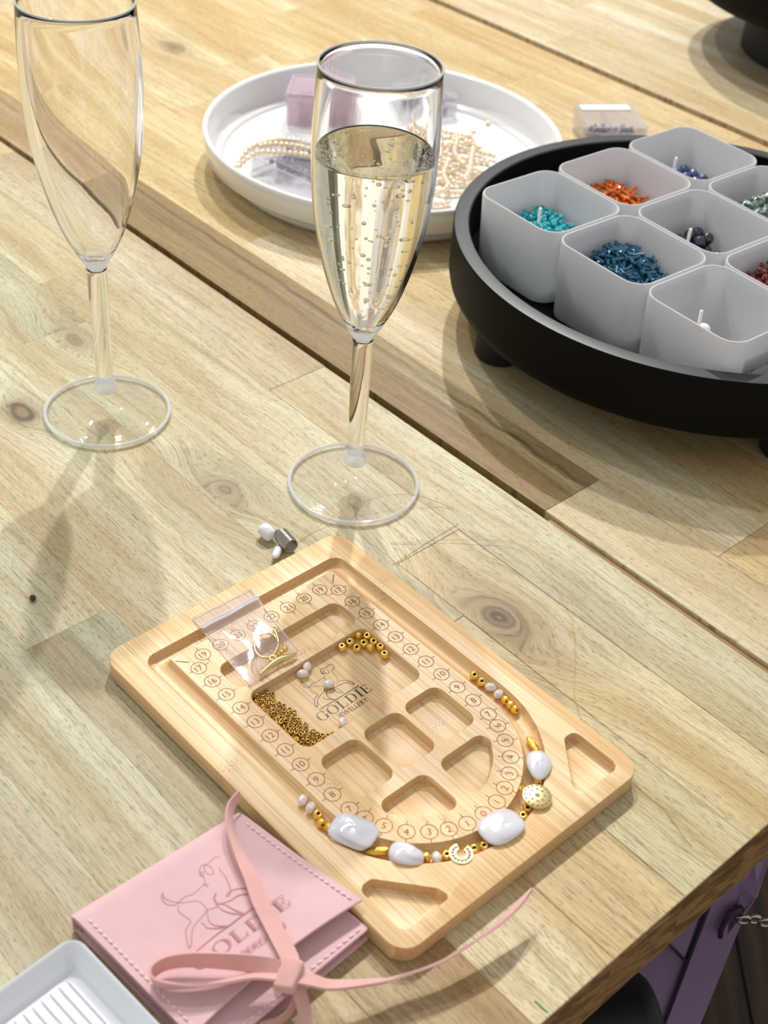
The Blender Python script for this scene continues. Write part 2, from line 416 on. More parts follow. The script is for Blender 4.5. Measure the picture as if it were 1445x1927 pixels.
M['boxclear'] = clearplastic('clear_box_plastic', (222, 220, 230), .80)
M['boxpink'] = clearplastic('clear_pink_box', (226, 204, 216), .58)
def cup_mat():
    m = bpy.data.materials.new('frosted_cup_plastic'); m.use_nodes = True; nt = m.node_tree; nt.nodes.clear(); t = NT(nt)
    out = nt.nodes.new('ShaderNodeOutputMaterial')
    df = t.n('ShaderNodeBsdfDiffuse', None, Color=lin((238, 238, 241))); tl = t.n('ShaderNodeBsdfTranslucent', None, Color=lin((240, 241, 243)))
    a = nt.nodes.new('ShaderNodeMixShader'); a.inputs[0].default_value = .42; nt.links.new(df, a.inputs[1]); nt.links.new(tl, a.inputs[2])
    g = t.n('ShaderNodeBsdfGlossy', None, Color=(1, 1, 1, 1), Roughness=.28); fr = t.n('ShaderNodeFresnel', None, IOR=1.4)
    b = nt.nodes.new('ShaderNodeMixShader'); nt.links.new(fr, b.inputs[0]); nt.links.new(a.outputs[0], b.inputs[1]); nt.links.new(g, b.inputs[2])
    nt.links.new(b.outputs[0], out.inputs[0]); return m
M['cup'] = cup_mat()
M['turq'] = pbr('turquoise_glass_bead', (52, 178, 190), .22, Coat_Weight=.4)
M['bugle'] = pbr('teal_blue_bugle', (26, 92, 122), .12, .35, Coat_Weight=1.0, var=(90, .35))
M['orange'] = pbr('orange_bugle', (214, 112, 22), .12, .2, Coat_Weight=1.0, var=(90, .3))
M['navy'] = pbr('navy_stone', (52, 72, 116), .18, var=(160, .45), Coat_Weight=.5)
M['purple'] = pbr('dark_purple_stone', (36, 26, 52), .1, Coat_Weight=1.0)
M['brown'] = pbr('red_brown_seed', (112, 40, 30), .15, Coat_Weight=1.0)
def moss_mat():
    m, nt, p = newmat('moss_agate'); t = NT(nt)
    c = t.ramp(t.noise(t.objco(), 320, 3, .6), [(.40, lin((34, 66, 58))), (.5, lin((92, 122, 112))), (.60, lin((196, 200, 190)))])
    nt.links.new(c, p.inputs['Base Color']); p.inputs['Roughness'].default_value = .14; return m
M['moss'] = moss_mat()
M['greypurple'] = pbr('grey_purple_stone', (92, 84, 112), .25, var=(140, .4))
M['slateblue'] = pbr('slate_blue_bead', (84, 92, 124), .3, var=(140, .25))
M['rose'] = pbr('rose_stone', (172, 96, 132), .3, var=(140, .25))
M['greenpen'] = pbr('green_pen_mark', (20, 128, 78), .6)
M['ratbrown'] = pbr('brass_hardware', (150, 130, 110), .2, 1.0)
# ------------------------------------------------------------------ measured layout, millimetres
DOG = [[[-33.8, -7.6], [-32.7, -8.8], [-30.9, -9.1], [-29.3, -8.4], [-28.5, -7.2], [-29.3, -5.2], [-29.4, -3.4], [-28.9, -1.9], [-29.2, 0.0], [-28.9, 1.7]], [[-33.8, -7.6], [-32.3, -8.0], [-30.6, -7.8], [-28.7, -7.0]], [[-28.9, 1.7], [-27.9, 1.9], [-27.5, 1.1], [-28.6, 1.3], [-30.4, 3.0], [-31.7, 2.7], [-33.4, 3.2], [-33.7, 4.4], [-33.2, 6.4], [-33.5, 8.6], [-33.1, 9.4], [-31.1, 9.3], [-30.2, 8.1], [-29.9, 6.9], [-28.5, 6.6], [-26.2, 6.2], [-23.6, 5.0]], [[-32.7, 5.0], [-32.0, 4.0], [-30.5, 3.9], [-29.8, 4.8], [-30.6, 5.7], [-31.9, 5.7], [-32.7, 5.0]], [[-33.4, 3.2], [-31.5, 2.2], [-31.1, 2.8], [-32.6, 3.9]], [[-28.7, -7.0], [-27.4, -4.8], [-25.6, -2.5], [-22.9, -3.2], [-22.0, -6.2], [-21.0, -8.8], [-18.4, -11.0], [-17.8, -12.1], [-18.2, -12.4], [-21.7, -10.2], [-22.9, -7.4], [-25.1, -7.8], [-26.5, -8.1], [-28.0, -7.4]], [[-22.9, -3.2], [-22.2, -2.8], [-20.4, -4.2], [-18.1, -4.6], [-16.1, -3.3], [-15.8, -2.4]], [[-21.0, -6.0], [-19.1, -6.4], [-17.6, -5.1], [-16.2, -3.2]], [[-22.9, -3.2], [-21.7, -0.8], [-21.5, 1.3], [-21.2, 4.2], [-20.8, 6.6], [-19.3, 8.4], [-17.5, 9.1], [-18.6, 9.7], [-20.4, 9.0], [-22.2, 7.4], [-23.2, 5.2], [-23.0, 3.8]], [[-21.0, 0.3], [-18.6, 0.4], [-16.2, 2.2]], [[-21.0, 1.9], [-18.5, 1.9], [-16.8, 2.7]]]
GOLDP = [[-36.8, 18.9], [-36.9, 23.9], [-37.9, 29.7], [-34.8, 32.6], [-32.3, 23.8], [-32.5, 28.3], [-30.4, 32.5], [-28.6, 28.8], [-26.0, 32.5], [-21.3, 30.8]]
SMALL = [[-37.7, -23.9], [-35.1, -23.0], [-37.5, -26.5], [-35.0, -25.8], [-32.8, -24.6], [-37.6, -29.7], [-35.3, -28.2], [-33.1, -27.2], [-33.4, -29.9], [-30.8, -26.2], [-29.0, -24.4], [-31.3, -28.7], [-31.3, -30.8], [-28.8, -28.2], [-27.5, -25.9], [-26.7, -23.7], [-28.7, -30.7], [-26.7, -29.5], [-25.5, -27.4], [-24.6, -25.2], [-23.5, -23.0], [-21.1, -22.4], [-22.1, -24.9], [-21.3, -27.1], [-23.5, -29.1], [-21.3, -29.6], [-22.5, -30.8], [-25.2, -30.8], [-19.0, -26.4], [-19.2, -24.0], [-16.5, -23.6], [-18.8, -28.8], [-16.6, -25.8], [-17.0, -28.3], [-14.3, -24.9], [-12.6, -23.0], [-14.8, -27.0], [-19.5, -30.9], [-17.1, -30.7], [-15.0, -29.7], [-13.0, -28.2], [-12.3, -26.4], [-10.8, -24.4], [-12.9, -30.9], [-9.7, -26.7], [-11.0, -29.7], [-7.7, -25.3], [-7.7, -23.0], [-5.5, -22.5], [-8.7, -28.8], [-8.9, -31.0], [-6.0, -27.1], [-5.3, -24.9], [-3.2, -24.0], [-6.3, -29.6], [-4.1, -28.8], [-3.3, -26.6], [-3.5, -21.5], [-1.6, -22.7], [-2.2, -28.1], [-1.2, -26.9], [-1.9, -19.8], [-1.3, -17.5], [-1.2, -24.9], [-36.0, -30.7], [-34.5, -30.5]]
PPEARL = [[-37.5, -1.3], [-35.4, -5.5], [-23.2, -0.5], [-2.7, -10.4]]
CHUP = [[14.1, 52.8], [19.0, 52.7], [80.0, 17.1], [81.5, 12.8], [81.6, -9.9], [80.1, -14.0], [75.3, -24.5], [28.3, -50.6]]
CHSIDE = [[33.1, 53.1], [36.5, 52.8], [39.7, 52.4], [73.5, 30.4], [70.6, -31.1], [35.6, -51.2], [32.3, -52.1]]
CHPEARL = [[[22.2, 52.5], [25.0, 54.8]], [[29.1, 50.5], [28.2, 56.4]], [[71.7, -27.0], [75.2, -29.3]], [[22.4, -48.4], [25.1, -52.9]], [[17.5, -48.4], [20.3, -52.8]]]
ZRING = [[-57.4, -15.2], [-62.1, -9.9], [-61.6, -5.2], [-58.6, -3.3], [-53.0, -5.3], [-49.2, -10.8], [-49.5, -14.8], [-52.6, -16.5]]
ZBAR = [[-43.2, -23.7], [-44.5, -17.2], [-44.8, -11.1], [-43.5, -6.7], [-43.2, -2.9]]
LOOSE = [[64.7, 1045.6], [70.6, 1039.3], [76.2, 1042.5], [80.1, 1027.6], [73.9, 1033.7], [83.5, 1041.8], [67.7, 1043.0], [72.9, 1027.2]]
THREAD = [[[-33.4, 510.7], [-26.4, 519.8], [-18.8, 527.9], [-8.5, 536.9], [2.2, 542.9], [13.2, 547.3], [25.6, 549.3], [36.8, 548.8], [45.1, 546.7]], [[12.9, 515.0], [27.7, 517.5], [43.8, 520.2], [58.7, 521.0], [73.6, 521.1], [84.0, 513.2], [92.6, 499.0], [98.6, 482.3], [101.9, 462.3], [101.0, 442.9], [99.1, 424.2], [100.1, 411.4], [102.4, 401.6]], [[121.0, 371.0], [126.8, 364.5], [132.3, 358.9], [135.8, 351.6], [139.2, 344.4], [141.3, 340.9]], [[14.4, 498.9], [25.2, 511.0], [35.8, 522.6], [47.3, 534.5]]]
PDOG = [[[-65.5, 296.1], [-65.6, 294.3], [-64.2, 292.0], [-61.8, 291.1], [-59.6, 291.5], [-58.7, 293.1], [-57.0, 295.1], [-54.2, 296.6], [-51.9, 299.6], [-50.6, 301.3]], [[-65.5, 296.1], [-64.6, 294.0], [-62.1, 292.8], [-59.1, 292.3]], [[-50.6, 301.3], [-49.2, 301.2], [-49.7, 300.2], [-50.6, 301.0], [-50.7, 303.1], [-51.4, 304.2], [-53.0, 305.5], [-53.4, 307.8], [-52.6, 309.7], [-50.5, 310.6], [-48.8, 313.3], [-47.3, 314.0], [-45.3, 312.4], [-45.3, 310.8], [-46.0, 309.1], [-45.2, 307.5], [-43.4, 305.6], [-41.6, 302.3], [-40.8, 300.0], [-40.6, 297.6], [-41.5, 296.6], [-41.7, 297.5], [-40.2, 299.2], [-38.5, 300.2], [-35.4, 300.7], [-31.4, 299.9]], [[-51.6, 309.8], [-51.6, 307.9], [-49.9, 305.9], [-48.1, 305.9], [-48.2, 307.5], [-49.8, 309.5], [-51.6, 309.8]], [[-52.6, 306.9], [-52.5, 305.0], [-51.5, 305.1], [-52.0, 306.9]], [[-58.9, 292.2], [-55.6, 292.9], [-52.2, 293.6], [-49.7, 292.1], [-48.3, 290.0], [-49.4, 287.2], [-52.1, 282.2], [-51.8, 275.4], [-52.5, 274.1], [-54.5, 280.7], [-53.4, 284.7], [-55.8, 286.7], [-58.4, 288.7], [-58.7, 290.9]], [[-48.3, 290.0], [-45.0, 291.6], [-44.5, 293.0], [-45.9, 295.1], [-45.7, 297.8]], [[-44.5, 293.0], [-42.6, 293.6], [-39.8, 295.1], [-37.0, 297.6], [-31.3, 298.8]], [[-45.7, 297.8], [-46.4, 295.7], [-45.7, 293.8], [-43.9, 291.7], [-41.4, 290.1], [-37.9, 289.3], [-34.5, 289.6]], [[-44.1, 293.2], [-41.4, 292.8], [-38.5, 291.2], [-34.5, 289.6]], [[-48.1, 290.0], [-47.0, 286.1], [-45.2, 284.1], [-42.1, 283.7], [-39.1, 284.1]], [[-49.4, 284.6], [-48.1, 283.6], [-47.2, 282.6], [-43.8, 282.6], [-40.5, 283.4]], [[-50.6, 271.3], [-43.8, 279.4], [-39.1, 284.1], [-34.1, 289.6], [-29.6, 293.7]]]
STRAP = [[-42.1, 341.1], [-44.9, 334.4], [-44.0, 325.6], [-39.0, 313.8], [-33.3, 303.1], [-28.7, 293.2], [-22.0, 281.7], [-16.1, 271.0], [-15.0, 266.1]]
LOOP = [[-18.8, 265.1], [-32.4, 265.9], [-48.8, 265.6], [-57.7, 264.1], [-62.3, 261.3], [-62.8, 258.0], [-59.3, 256.3], [-49.2, 256.3], [-38.7, 258.3], [-28.2, 261.5], [-19.2, 262.2]]
TAIL = [[-13.7, 263.0], [-6.4, 262.1], [0.9, 262.3], [17.8, 264.6], [23.6, 267.2], [37.6, 273.6], [45.8, 279.2], [56.6, 287.4], [65.6, 296.6], [72.9, 306.1]]
TAIL2 = [[-13.6, 264.1], [-11.2, 259.7], [-8.8, 254.1], [-7.8, 248.8], [-6.9, 242.3]]
TAIL3 = [[-14.1, 265.7], [-12.4, 259.1], [-14.0, 253.9], [-18.3, 250.5], [-23.8, 248.9]]
BIG = {"drop": [[74.1, 29.6], [64.1, 40.6]], "coin": [[77.2, -6.8], [84.3, 7.3]], "rect": [[36.9, -49.9], [53.5, -43.2]], "nug": [[61.4, -41.0], [71.1, -34.3]], "bar1": [[55.2, 44.5], [61.8, 42.5]], "bar2": [[54.4, -47.4], [59.6, -39.6]], "disc": [[75.7, 26.7], [83.9, 17.8]], "cee": [[77.3, -23.6], [81.9, -18.1]], "coinv": [[85.2, -8.1], [75.8, 8.3]], "rectv": [[38.4, -43.4], [52.7, -50.8]]}
# ------------------------------------------------------------------ floor and table
ANG = -0.79922
def floor_mat():
    m, nt, p = newmat('dark_floor_wood'); t = NT(nt)
    x, y, z = t.sep(t.objco())
    n1 = t.noise(t.comb(t.m('MULTIPLY', x, 60.0), t.m('MULTIPLY', y, 4.0), 0.0), 1, 4)
    c = t.ramp(n1, [(.35, lin((34, 24, 16))), (.55, lin((66, 46, 28))), (.7, lin((92, 64, 38)))])
    nt.links.new(c, p.inputs['Base Color']); p.inputs['Roughness'].default_value = .55
    return m
M['floorwood'] = floor_mat()
fl = mk('floor', *box(-3, 3, -2, 4, -.76, -.745), M['floorwood']); tag(fl, 'dark brown wooden floorboards under the table', kind='structure')
rf = random.Random(4)
for i in range(16):   # boards in the part of the floor that can be seen past the table edge
    x0 = .05 + i * .09
    mk('floorboard', *box(x0, x0 + .087, .2, 2.6, -.7449, -.741 + rf.uniform(0, .0006)), M['floorwood'], fl)

table = empty('wooden_table', (0, 0, 0), ANG)
tag(table, 'pale acacia block-board table top under everything, planks with two open gaps', 'table')
EDGE = -.1325; FAR = -1.62
rt = random.Random(11)
def c3(*c): return c
tones = [(218, 208, 172), (213, 203, 166), (208, 201, 168), (221, 212, 178), (212, 199, 158), (216, 209, 178)]
farT = [(220, 201, 155), (216, 196, 148), (222, 206, 164), (211, 190, 144), (223, 208, 170)]
pale = [(224, 215, 186), (220, 209, 177), (226, 217, 192), (216, 203, 167)]
def row(v0, v1, segs, palette, lo=.24, hi=.46):
    """segs: [(end_u, colour), ...] from the front edge backwards, then random"""
    u = EDGE; segs = list(segs)
    while u > FAR:
        if segs: e, c = segs.pop(0)
        else: e, c = u - rt.uniform(lo, hi), rt.choice(palette)
        e = max(e, FAR); front = abs(u - EDGE) < 1e-9
        bm = bmesh.new(); g = .00003
        V, F = box(e + g, u - (0 if front else g), v0 + g, v1 - g, -.033, 0)
        vs = [bm.verts.new(v) for v in V]
        for f in F: bm.faces.new([vs[i] for i in f])
        bmesh.ops.recalc_face_normals(bm, faces=bm.faces)
        te = [ed for ed in bm.edges if all(v.co.z > -.001 for v in ed.verts)]
        bmesh.ops.bevel(bm, geom=te, offset=.00007 if not front else .0004, segments=1, affect='EDGES')
        me = bpy.data.meshes.new('plank')
        bm.normal_update()
        for f in bm.faces:
            if f.normal.x > .8 and front: f.material_index = 1
        bm.to_mesh(me); bm.free()
        me.materials.append(M['wood']); me.materials.append(M['end'])
        o = link('plank', me, table); l = lin(c); o.color = l
        u = e
A = [.4463, .404, .361, .318, .275, .232, .189, .146, .103, .060, .017, -.026]
segA = {0: [(-.504, (207, 201, 169)), (-.86, (201, 189, 159)), (-1.2, (221, 211, 179))],
        1: [(-.347, (219, 207, 167)), (-.683, (204, 195, 161)), (-1.0, (211, 205, 171))],
        2: [(-.30, (209, 201, 163)), (-.628, (207, 203, 169)), (-.95, (199, 199, 171))],
        3: [(-.30, (221, 205, 165)), (-.80, (211, 207, 175))],
        4: [(-.36, (223, 207, 167)), (-.72, (217, 211, 181))],
        5: [(-.24, (191, 171, 133)), (-.407, (187, 185, 159)), (-.72, (217, 213, 183))],
        6: [(-.24, (205, 189, 151)), (-.55, (199, 197, 169))],
        7: [(-.26, (209, 197, 159)), (-.58, (199, 197, 173))],
        8: [(-.22, (201, 187, 151)), (-.60, (205, 201, 169))],
        9: [(-.20, (211, 197, 155))]}
for i in range(len(A) - 1): row(A[i + 1], A[i], segA.get(i, []), tones)
Bv = [.4513, .495, .539, .584, .629, .674, .719, .764, .809, .854, .899, .9425]
segB = {0: [(-.330, (220, 210, 178)), (-.780, (156, 136, 92)), (-1.30, (180, 157, 117))],
        1: [(-.250, (214, 195, 150)), (-.651, (222, 209, 174)), (-.952, (218, 201, 155))],
        2: [(-.36, (212, 191, 144))], 4: [(-.5, (214, 195, 152)), (-.8, (212, 190, 140))],
        10: [(-.56, (216, 195, 155)), (-.92, (218, 197, 152)), (-1.3, (209, 184, 140))]}
for i in range(len(Bv) - 1): row(Bv[i], Bv[i + 1], segB.get(i, []), farT)
Cv = [.9525 + .045 * i for i in range(10)]
for i in range(9): row(Cv[i], Cv[i + 1], [], pale)
# strips seen inside the gaps between the boards
mk('gap_strip', *box(-.325, EDGE - .002, .4464, .4512, -.020, -.0024), M['underwood'], table)
mk('gap_strip', *box(FAR, EDGE - .002, .9427, .9523, -.024, -.0040), M['underwood'], table)
# underframe and legs
dk = pbr('table_frame_wood', (120, 84, 46), .6, bump=(200, .2, .0005), var=(30, .2))
for u0, v0 in ((-.22, .03), (-.22, 1.28), (-1.52, .03), (-1.52, 1.28)):
    mk('leg', *slab(roundpoly([(u0 - .035, v0 - .035), (u0 + .035, v0 - .035), (u0 + .035, v0 + .035), (u0 - .035, v0 + .035)], .004, 2), -.741, -.033), dk, table)
mk('cross_rail', *box(-1.50, -1.46, 0, 1.33, -.083, -.033), dk, table)
mk('cross_rail', *box(-.262, -.222, .05, 1.26, -.083, -.033), dk, table)
# small marks on the wood
g = mk('pen_mark', *xf(stroke([(.0738, .2673), (.0760, .2652), (.0782, .2632)], .0007, .00012), Matrix.Rotation(-ANG, 4, 'Z')), M['greenpen'], table)
tag(g, 'short green pen line near the front edge')

# ------------------------------------------------------------------ bead board
BX, BY, BT, BL, BW, T = 0.00567, 0.3936, -0.79292, .1956, .1384, .00914
UX = Vector((cos(BT), sin(BT))); VX = Vector((-sin(BT), cos(BT)))
def bw(a, b, z=None):
    """board millimetres -> world metres"""
    p = Vector((BX, BY)) + UX * a / 1000 + VX * b / 1000
    return Vector((p.x, p.y, T if z is None else z))
mm = lambda l: [(x / 1000, y / 1000) for x, y in l]
L2, W2 = BL / 2, BW / 2
board = empty('bead_board', (BX, BY, 0), BT)
tag(board, 'bamboo beading board with numbered circles, curved channel and carved pockets', 'bead board')
outer = roundpoly([(-L2, -W2), (L2, -W2), (L2, W2), (-L2, W2)], .0092, 8)
GR, GRI, GC = .0572, .0490, .0283
def groove_loop(bk, hw, r, cr):
    p = []
    k = 7
    for j in range(k + 1):   # back left corner, CCW order: start at back-left going to front-left
        t = pi + (pi / 2) * j / k; p.append((bk + cr + cr * cos(t), -hw + cr + cr * sin(t)))
    for j in range(1, 24): p.append((bk + cr + (GC - bk - cr) * j / 24, -hw))
    for j in range(49):
        t = -pi / 2 + pi * j / 48; p.append((GC + r * cos(t), hw * sin(t) if abs(r - hw) < .003 else r * sin(t)))
    for j in range(1, 24): p.append((GC + (bk + cr - GC) * j / 24, hw))
    for j in range(k + 1):
        t = pi / 2 + (pi / 2) * j / k; p.append((bk + cr + cr * cos(t), hw - cr + cr * sin(t)))
    for j in range(1, 24): p.append((bk, hw - cr + (-2 * hw + 2 * cr) * j / 24))
    return p
go = groove_loop(-.0843, .0570, .0570, .0065)
gi = groove_loop(-.0768, .0470, .0478, .0010)
# inner loop bulges a little on the arc as on the board
VFs = []
zt = T
VFs.append(fill([offset(outer, .0006), go], zt))
VFs.append(rings([z3(offset(outer, .0009), 0), z3(outer, .0009), z3(outer, zt - .0006), z3(offset(outer, .0002), zt - .00018), z3(offset(outer, .0006), zt)], cap0=True))
gl = []
for s, d in ((0, 0), (.02, .0008), (.06, .0022), (.14, .0033), (.28, .0040), (.5, .0042), (.66, .0038), (.80, .0028), (.91, .0014), (.97, .0005), (1, 0)):
    gl.append([(a[0] + (b[0] - a[0]) * s, a[1] + (b[1] - a[1]) * s, zt - d) for a, b in zip(go, gi)])
VFs.append(rings(gl))
pockets = []
def rect(a0, a1, b0, b1): return [(a0, b0), (a1, b0), (a1, b1), (a0, b1)]
for pts, r in ((rect(-60.3, -42.8, -34.8, 34.8), 5), (rect(-39.2, 1.0, -34.2, 34.2), 5), (rect(8, 34.6, -34.3, -13), 5), (rect(8, 34.6, -10.6, 10.8), 5), (rect(8, 34.6, 13.2, 34.4), 5)):
    pockets.append(mm(roundpoly(pts, r, 6)))
fan = [(40.3, 3.4)] + [(GC * 1000 + 35 * cos(t), 35 * sin(t)) for t in [radians(x) for x in range(6, 71, 8)]]
fan = [p for p in fan if p[0] > 40.3] ; fan[0:0] = []
fanp = [(40.3, 3.4), (62.9, 3.4), (60.6, 13.6), (54.6, 23.2), (47.0, 29.6), (40.3, 32.8)]
fan1 = roundpoly(fanp, [5, 4.2, 14, 16, 14, 4.6], 5)
pockets.append(mm(fan1)); pockets.append(mm([(a, -b) for a, b in fan1][::-1]))
tri = roundpoly([(65.0, -62.2), (90.6, -62.2), (90.6, -35.6), (65.0, -57.4)][0:2] + [(90.6, -33.0)], [4.2, 4.2, 4.0], 7) if False else roundpoly([(65.2, -62.3), (90.7, -62.3), (90.7, -37.0), (84.4, -38.9), (65.2, -55.4)], [3.6, 4.2, 2.2, 3, 2.8], 4)
tripockets = [mm(tri), mm([(a, -b) for a, b in tri][::-1])]
VFs[0] = fill([offset(outer, .0006), go] + tripockets, zt)
VFs.append(fill([gi] + pockets, zt))
PD = .0046
for pk in pockets + tripockets:
    VFs.append(rings([z3(pk, zt), z3(offset(pk, .0003), zt - .0004), z3(offset(pk, .0004), zt - PD + .0012), z3(offset(pk, .0008), zt - PD + .0003), z3(offset(pk, .0016), zt - PD)]))
    VFs.append(fill([offset(pk, .0016)], zt - PD))
V, F = join(VFs)
bd = mk('board_body', V, F, M['bamboo'], board)
bm = bmesh.new(); bm.from_mesh(bd.data); bmesh.ops.remove_doubles(bm, verts=bm.verts, dist=1e-6)
bmesh.ops.recalc_face_normals(bm, faces=bm.faces)
bm.to_mesh(bd.data); bm.free()
bd.data.polygons.foreach_set('use_smooth', [True] * len(bd.data.polygons)); bd.data.set_sharp_from_angle(angle=radians(38))

# numbers: ring, two ticks, digits, engraved
_fc = {}
def textmesh(s, font=None):
    if s in _fc: return _fc[s]
    cu = bpy.data.curves.new('t', 'FONT'); cu.body = s; cu.size = 1; cu.align_x = 'CENTER'; cu.align_y = 'CENTER'; cu.resolution_u = 3
    o = bpy.data.objects.new('t', cu); COL.objects.link(o)
    dg = bpy.context.evaluated_depsgraph_get(); me = bpy.data.meshes.new_from_object(o.evaluated_get(dg))
    V = [tuple(v.co) for v in me.vertices]; F = [tuple(p.vertices) for p in me.polygons]
    xs = [v[0] for v in V]; ys = [v[1] for v in V]
    cx, cy = (min(xs) + max(xs)) / 2, (min(ys) + max(ys)) / 2
    V = [(x - cx, y - cy, 0) for x, y, z in V]
    bpy.data.objects.remove(o); bpy.data.curves.remove(cu); bpy.data.meshes.remove(me)
    _fc[s] = (V, F); return _fc[s]
def annulus(r0, r1, z, n=40):
    V = []
    for i in range(n):
        t = 2 * pi * i / n; V += [(r0 * cos(t), r0 * sin(t), z), (r1 * cos(t), r1 * sin(t), z)]
    return V, [(2 * i, 2 * i + 1, (2 * i + 3) % (2 * n), (2 * i + 2) % (2 * n)) for i in range(n)]
def mark(s, a, b, up, tick):
    """up = digit up direction angle, tick = tick direction angle (board plane, radians)"""
    zz = 0.00004; parts = [annulus(.00330, .00362, zz)]
    for sg in (0, pi):
        c, s_ = cos(tick + sg), sin(tick + sg)
        parts.append(stroke([(c * .00346, s_ * .00346), (c * .0054, s_ * .0054)], .00030, zz))
    tv, tf = textmesh(s); sc = .0044
    parts.append(xf(([(v[0] * sc, v[1] * sc, zz) for v in tv], tf), Matrix.Rotation(up - pi / 2, 4, 'Z')))
    o = mk('number_mark', *join(parts), M['engrave'], board, loc=(a / 1000, b / 1000, T))
    return o
UPB = pi      # towards the back of the board
for i, s in enumerate(['17', '16', '15', '14', '13', '12', '11', '10', '9', '8', '7']):
    for sd in (-1, 1):
        a = -64.6 + i * 10
        mark(s, min(a, 35.2), sd * 40.6 if i < 10 else sd * 40.0, UPB, pi / 2)
for i, s in enumerate(['19', '20', '21', '22', '22', '21', '20', '19']):
    mark(s, -70.2, -34.2 + i * 9.72, UPB, 0)
arc = [('6', 42.4, 38.3), ('5', 50.1, 34.9), ('4', 57.9, 30.0), ('3', 63.7, 23.1), ('2', 67.7, 16.1), ('1', 70.5, 8.5)]
for s, a, b in arc:
    for sd in (-1, 1):
        ang = atan2(b * sd, a - GC * 1000)
        mark(s, a, b * sd, ang + pi, ang)
mark('0', 71.2, 0, pi, 0)
for sd in (-1, 1):
    o = mk('slash_mark', *stroke([(-.0744, sd * .0461), (-.0700, sd * .0417)], .00042, T + .00005), M['engrave_dark'], board)

# printed logo on the floor of the large pocket: running dog, rule, word in serif capitals, small word
ZL = T - PD + .00005
def serif(ch):
    """serif capital in a unit em (height 1, baseline 0). returns V,F,width"""
    P = []
    def q(x0, y0, x1, y1): P.append(([(x0, y0, 0), (x1, y0, 0), (x1, y1, 0), (x0, y1, 0)], [(0, 1, 2, 3)]))
    def bow(cx, cy, rx, ry, a0, a1, t0, t1, n=24):
        V = []
        for i in range(n + 1):
            a = a0 + (a1 - a0) * i / n; th = t0 + (t1 - t0) * abs(cos(a))
            V += [(cx + rx * cos(a), cy + ry * sin(a), 0), (cx + (rx - th) * cos(a), cy + (ry - t0 * .9) * sin(a), 0)]
        P.append((V, [(2 * i, 2 * i + 1, 2 * i + 3, 2 * i + 2) for i in range(n)]))
    tk, tn, sf = .17, .05, .10
    if ch == 'O': bow(.5, .5, .5, .53, 0, 2 * pi, tn, tk, 40); w_ = 1.0
    elif ch in 'GC':
        bow(.5, .5, .5, .53, radians(38), radians(322), tn, tk, 36); q(.84, .62, .89, .95)
        if ch == 'G': q(.76, .06, .92, .42); q(.66, .40, 1.0, .45)
        w_ = .98
    elif ch == 'L': q(.10, 0, .27, 1); q(0, 0, .75, tn); q(0, 1 - tn, .40, 1); q(.70, 0, .75, .30); w_ = .80
    elif ch == 'D': q(.10, 0, .27, 1); q(0, 0, .45, tn); q(0, 1 - tn, .45, 1); bow(.42, .5, .52, .5, -pi / 2, pi / 2, tn, tk); w_ = .96
    elif ch == 'I': q(.12, 0, .29, 1); q(0, 0, .41, tn); q(0, 1 - tn, .41, 1); w_ = .42
    elif ch == 'E':
        q(.10, 0, .27, 1); q(0, 0, .75, tn); q(0, 1 - tn, .72, 1); q(.27, .48, .58, .53); q(.70, 0, .75, .28); q(.67, .75, .72, 1); q(.54, .36, .58, .65); w_ = .78
    V, F = join(P); return V, F, w_
def word(s, p0, p1, h, z, sx=None):
    """serif word from p0 to p1 (2D baseline), letter height h"""
    gl = [serif(c) for c in s]; tot = sum(g[2] for g in gl) + .16 * (len(s) - 1)
    d = Vector(p1) - Vector(p0); ln = d.length; k = ln / tot; ang = atan2(d.y, d.x); x = 0; parts = []
    for V, F, w_ in gl:
        parts.append(([(x + v[0] * k, v[1] * h, 0) for v in V], F)); x += (w_ + .16) * k
    return xf(join(parts), Matrix.Translation((*p0, z)) @ Matrix.Rotation(ang, 4, 'Z'))
def smallword(s, p0, p1, z, hf=1.0):
    V, F = textmesh(s); x0 = min(v[0] for v in V); x1 = max(v[0] for v in V); y0 = min(v[1] for v in V)
    d = Vector(p1) - Vector(p0); k = d.length / (x1 - x0)
    return xf(([((v[0] - x0) * k, (v[1] - y0) * k * hf, 0) for v in V], F), Matrix.Translation((*p0, z)) @ Matrix.Rotation(atan2(d.y, d.x), 4, 'Z'))
dogparts = [stroke(smoothpts(mm(l), 5), .00030, ZL, True) for l in DOG]
o = mk('dog_print', *join(dogparts), M['ink'], board); tag(o, 'black line drawing of a running dog')
mk('logo_rule', *stroke(mm([(-15.7, -12.3), (-15.6, 10.4)]), .00045, ZL), M['ink'], board)
o = mk('logo_word', *word('GOLDIE', (-.0098, -.0162), (-.0098, .0134), .0049, ZL), M['ink'], board)
# baseline runs towards +b, letters stand towards the back of the board
o = mk('logo_small_word', *smallword('JEWELLERY', (-.0053, -.0086), (-.0053, .0080), ZL, 1.1), M['ink'], board)

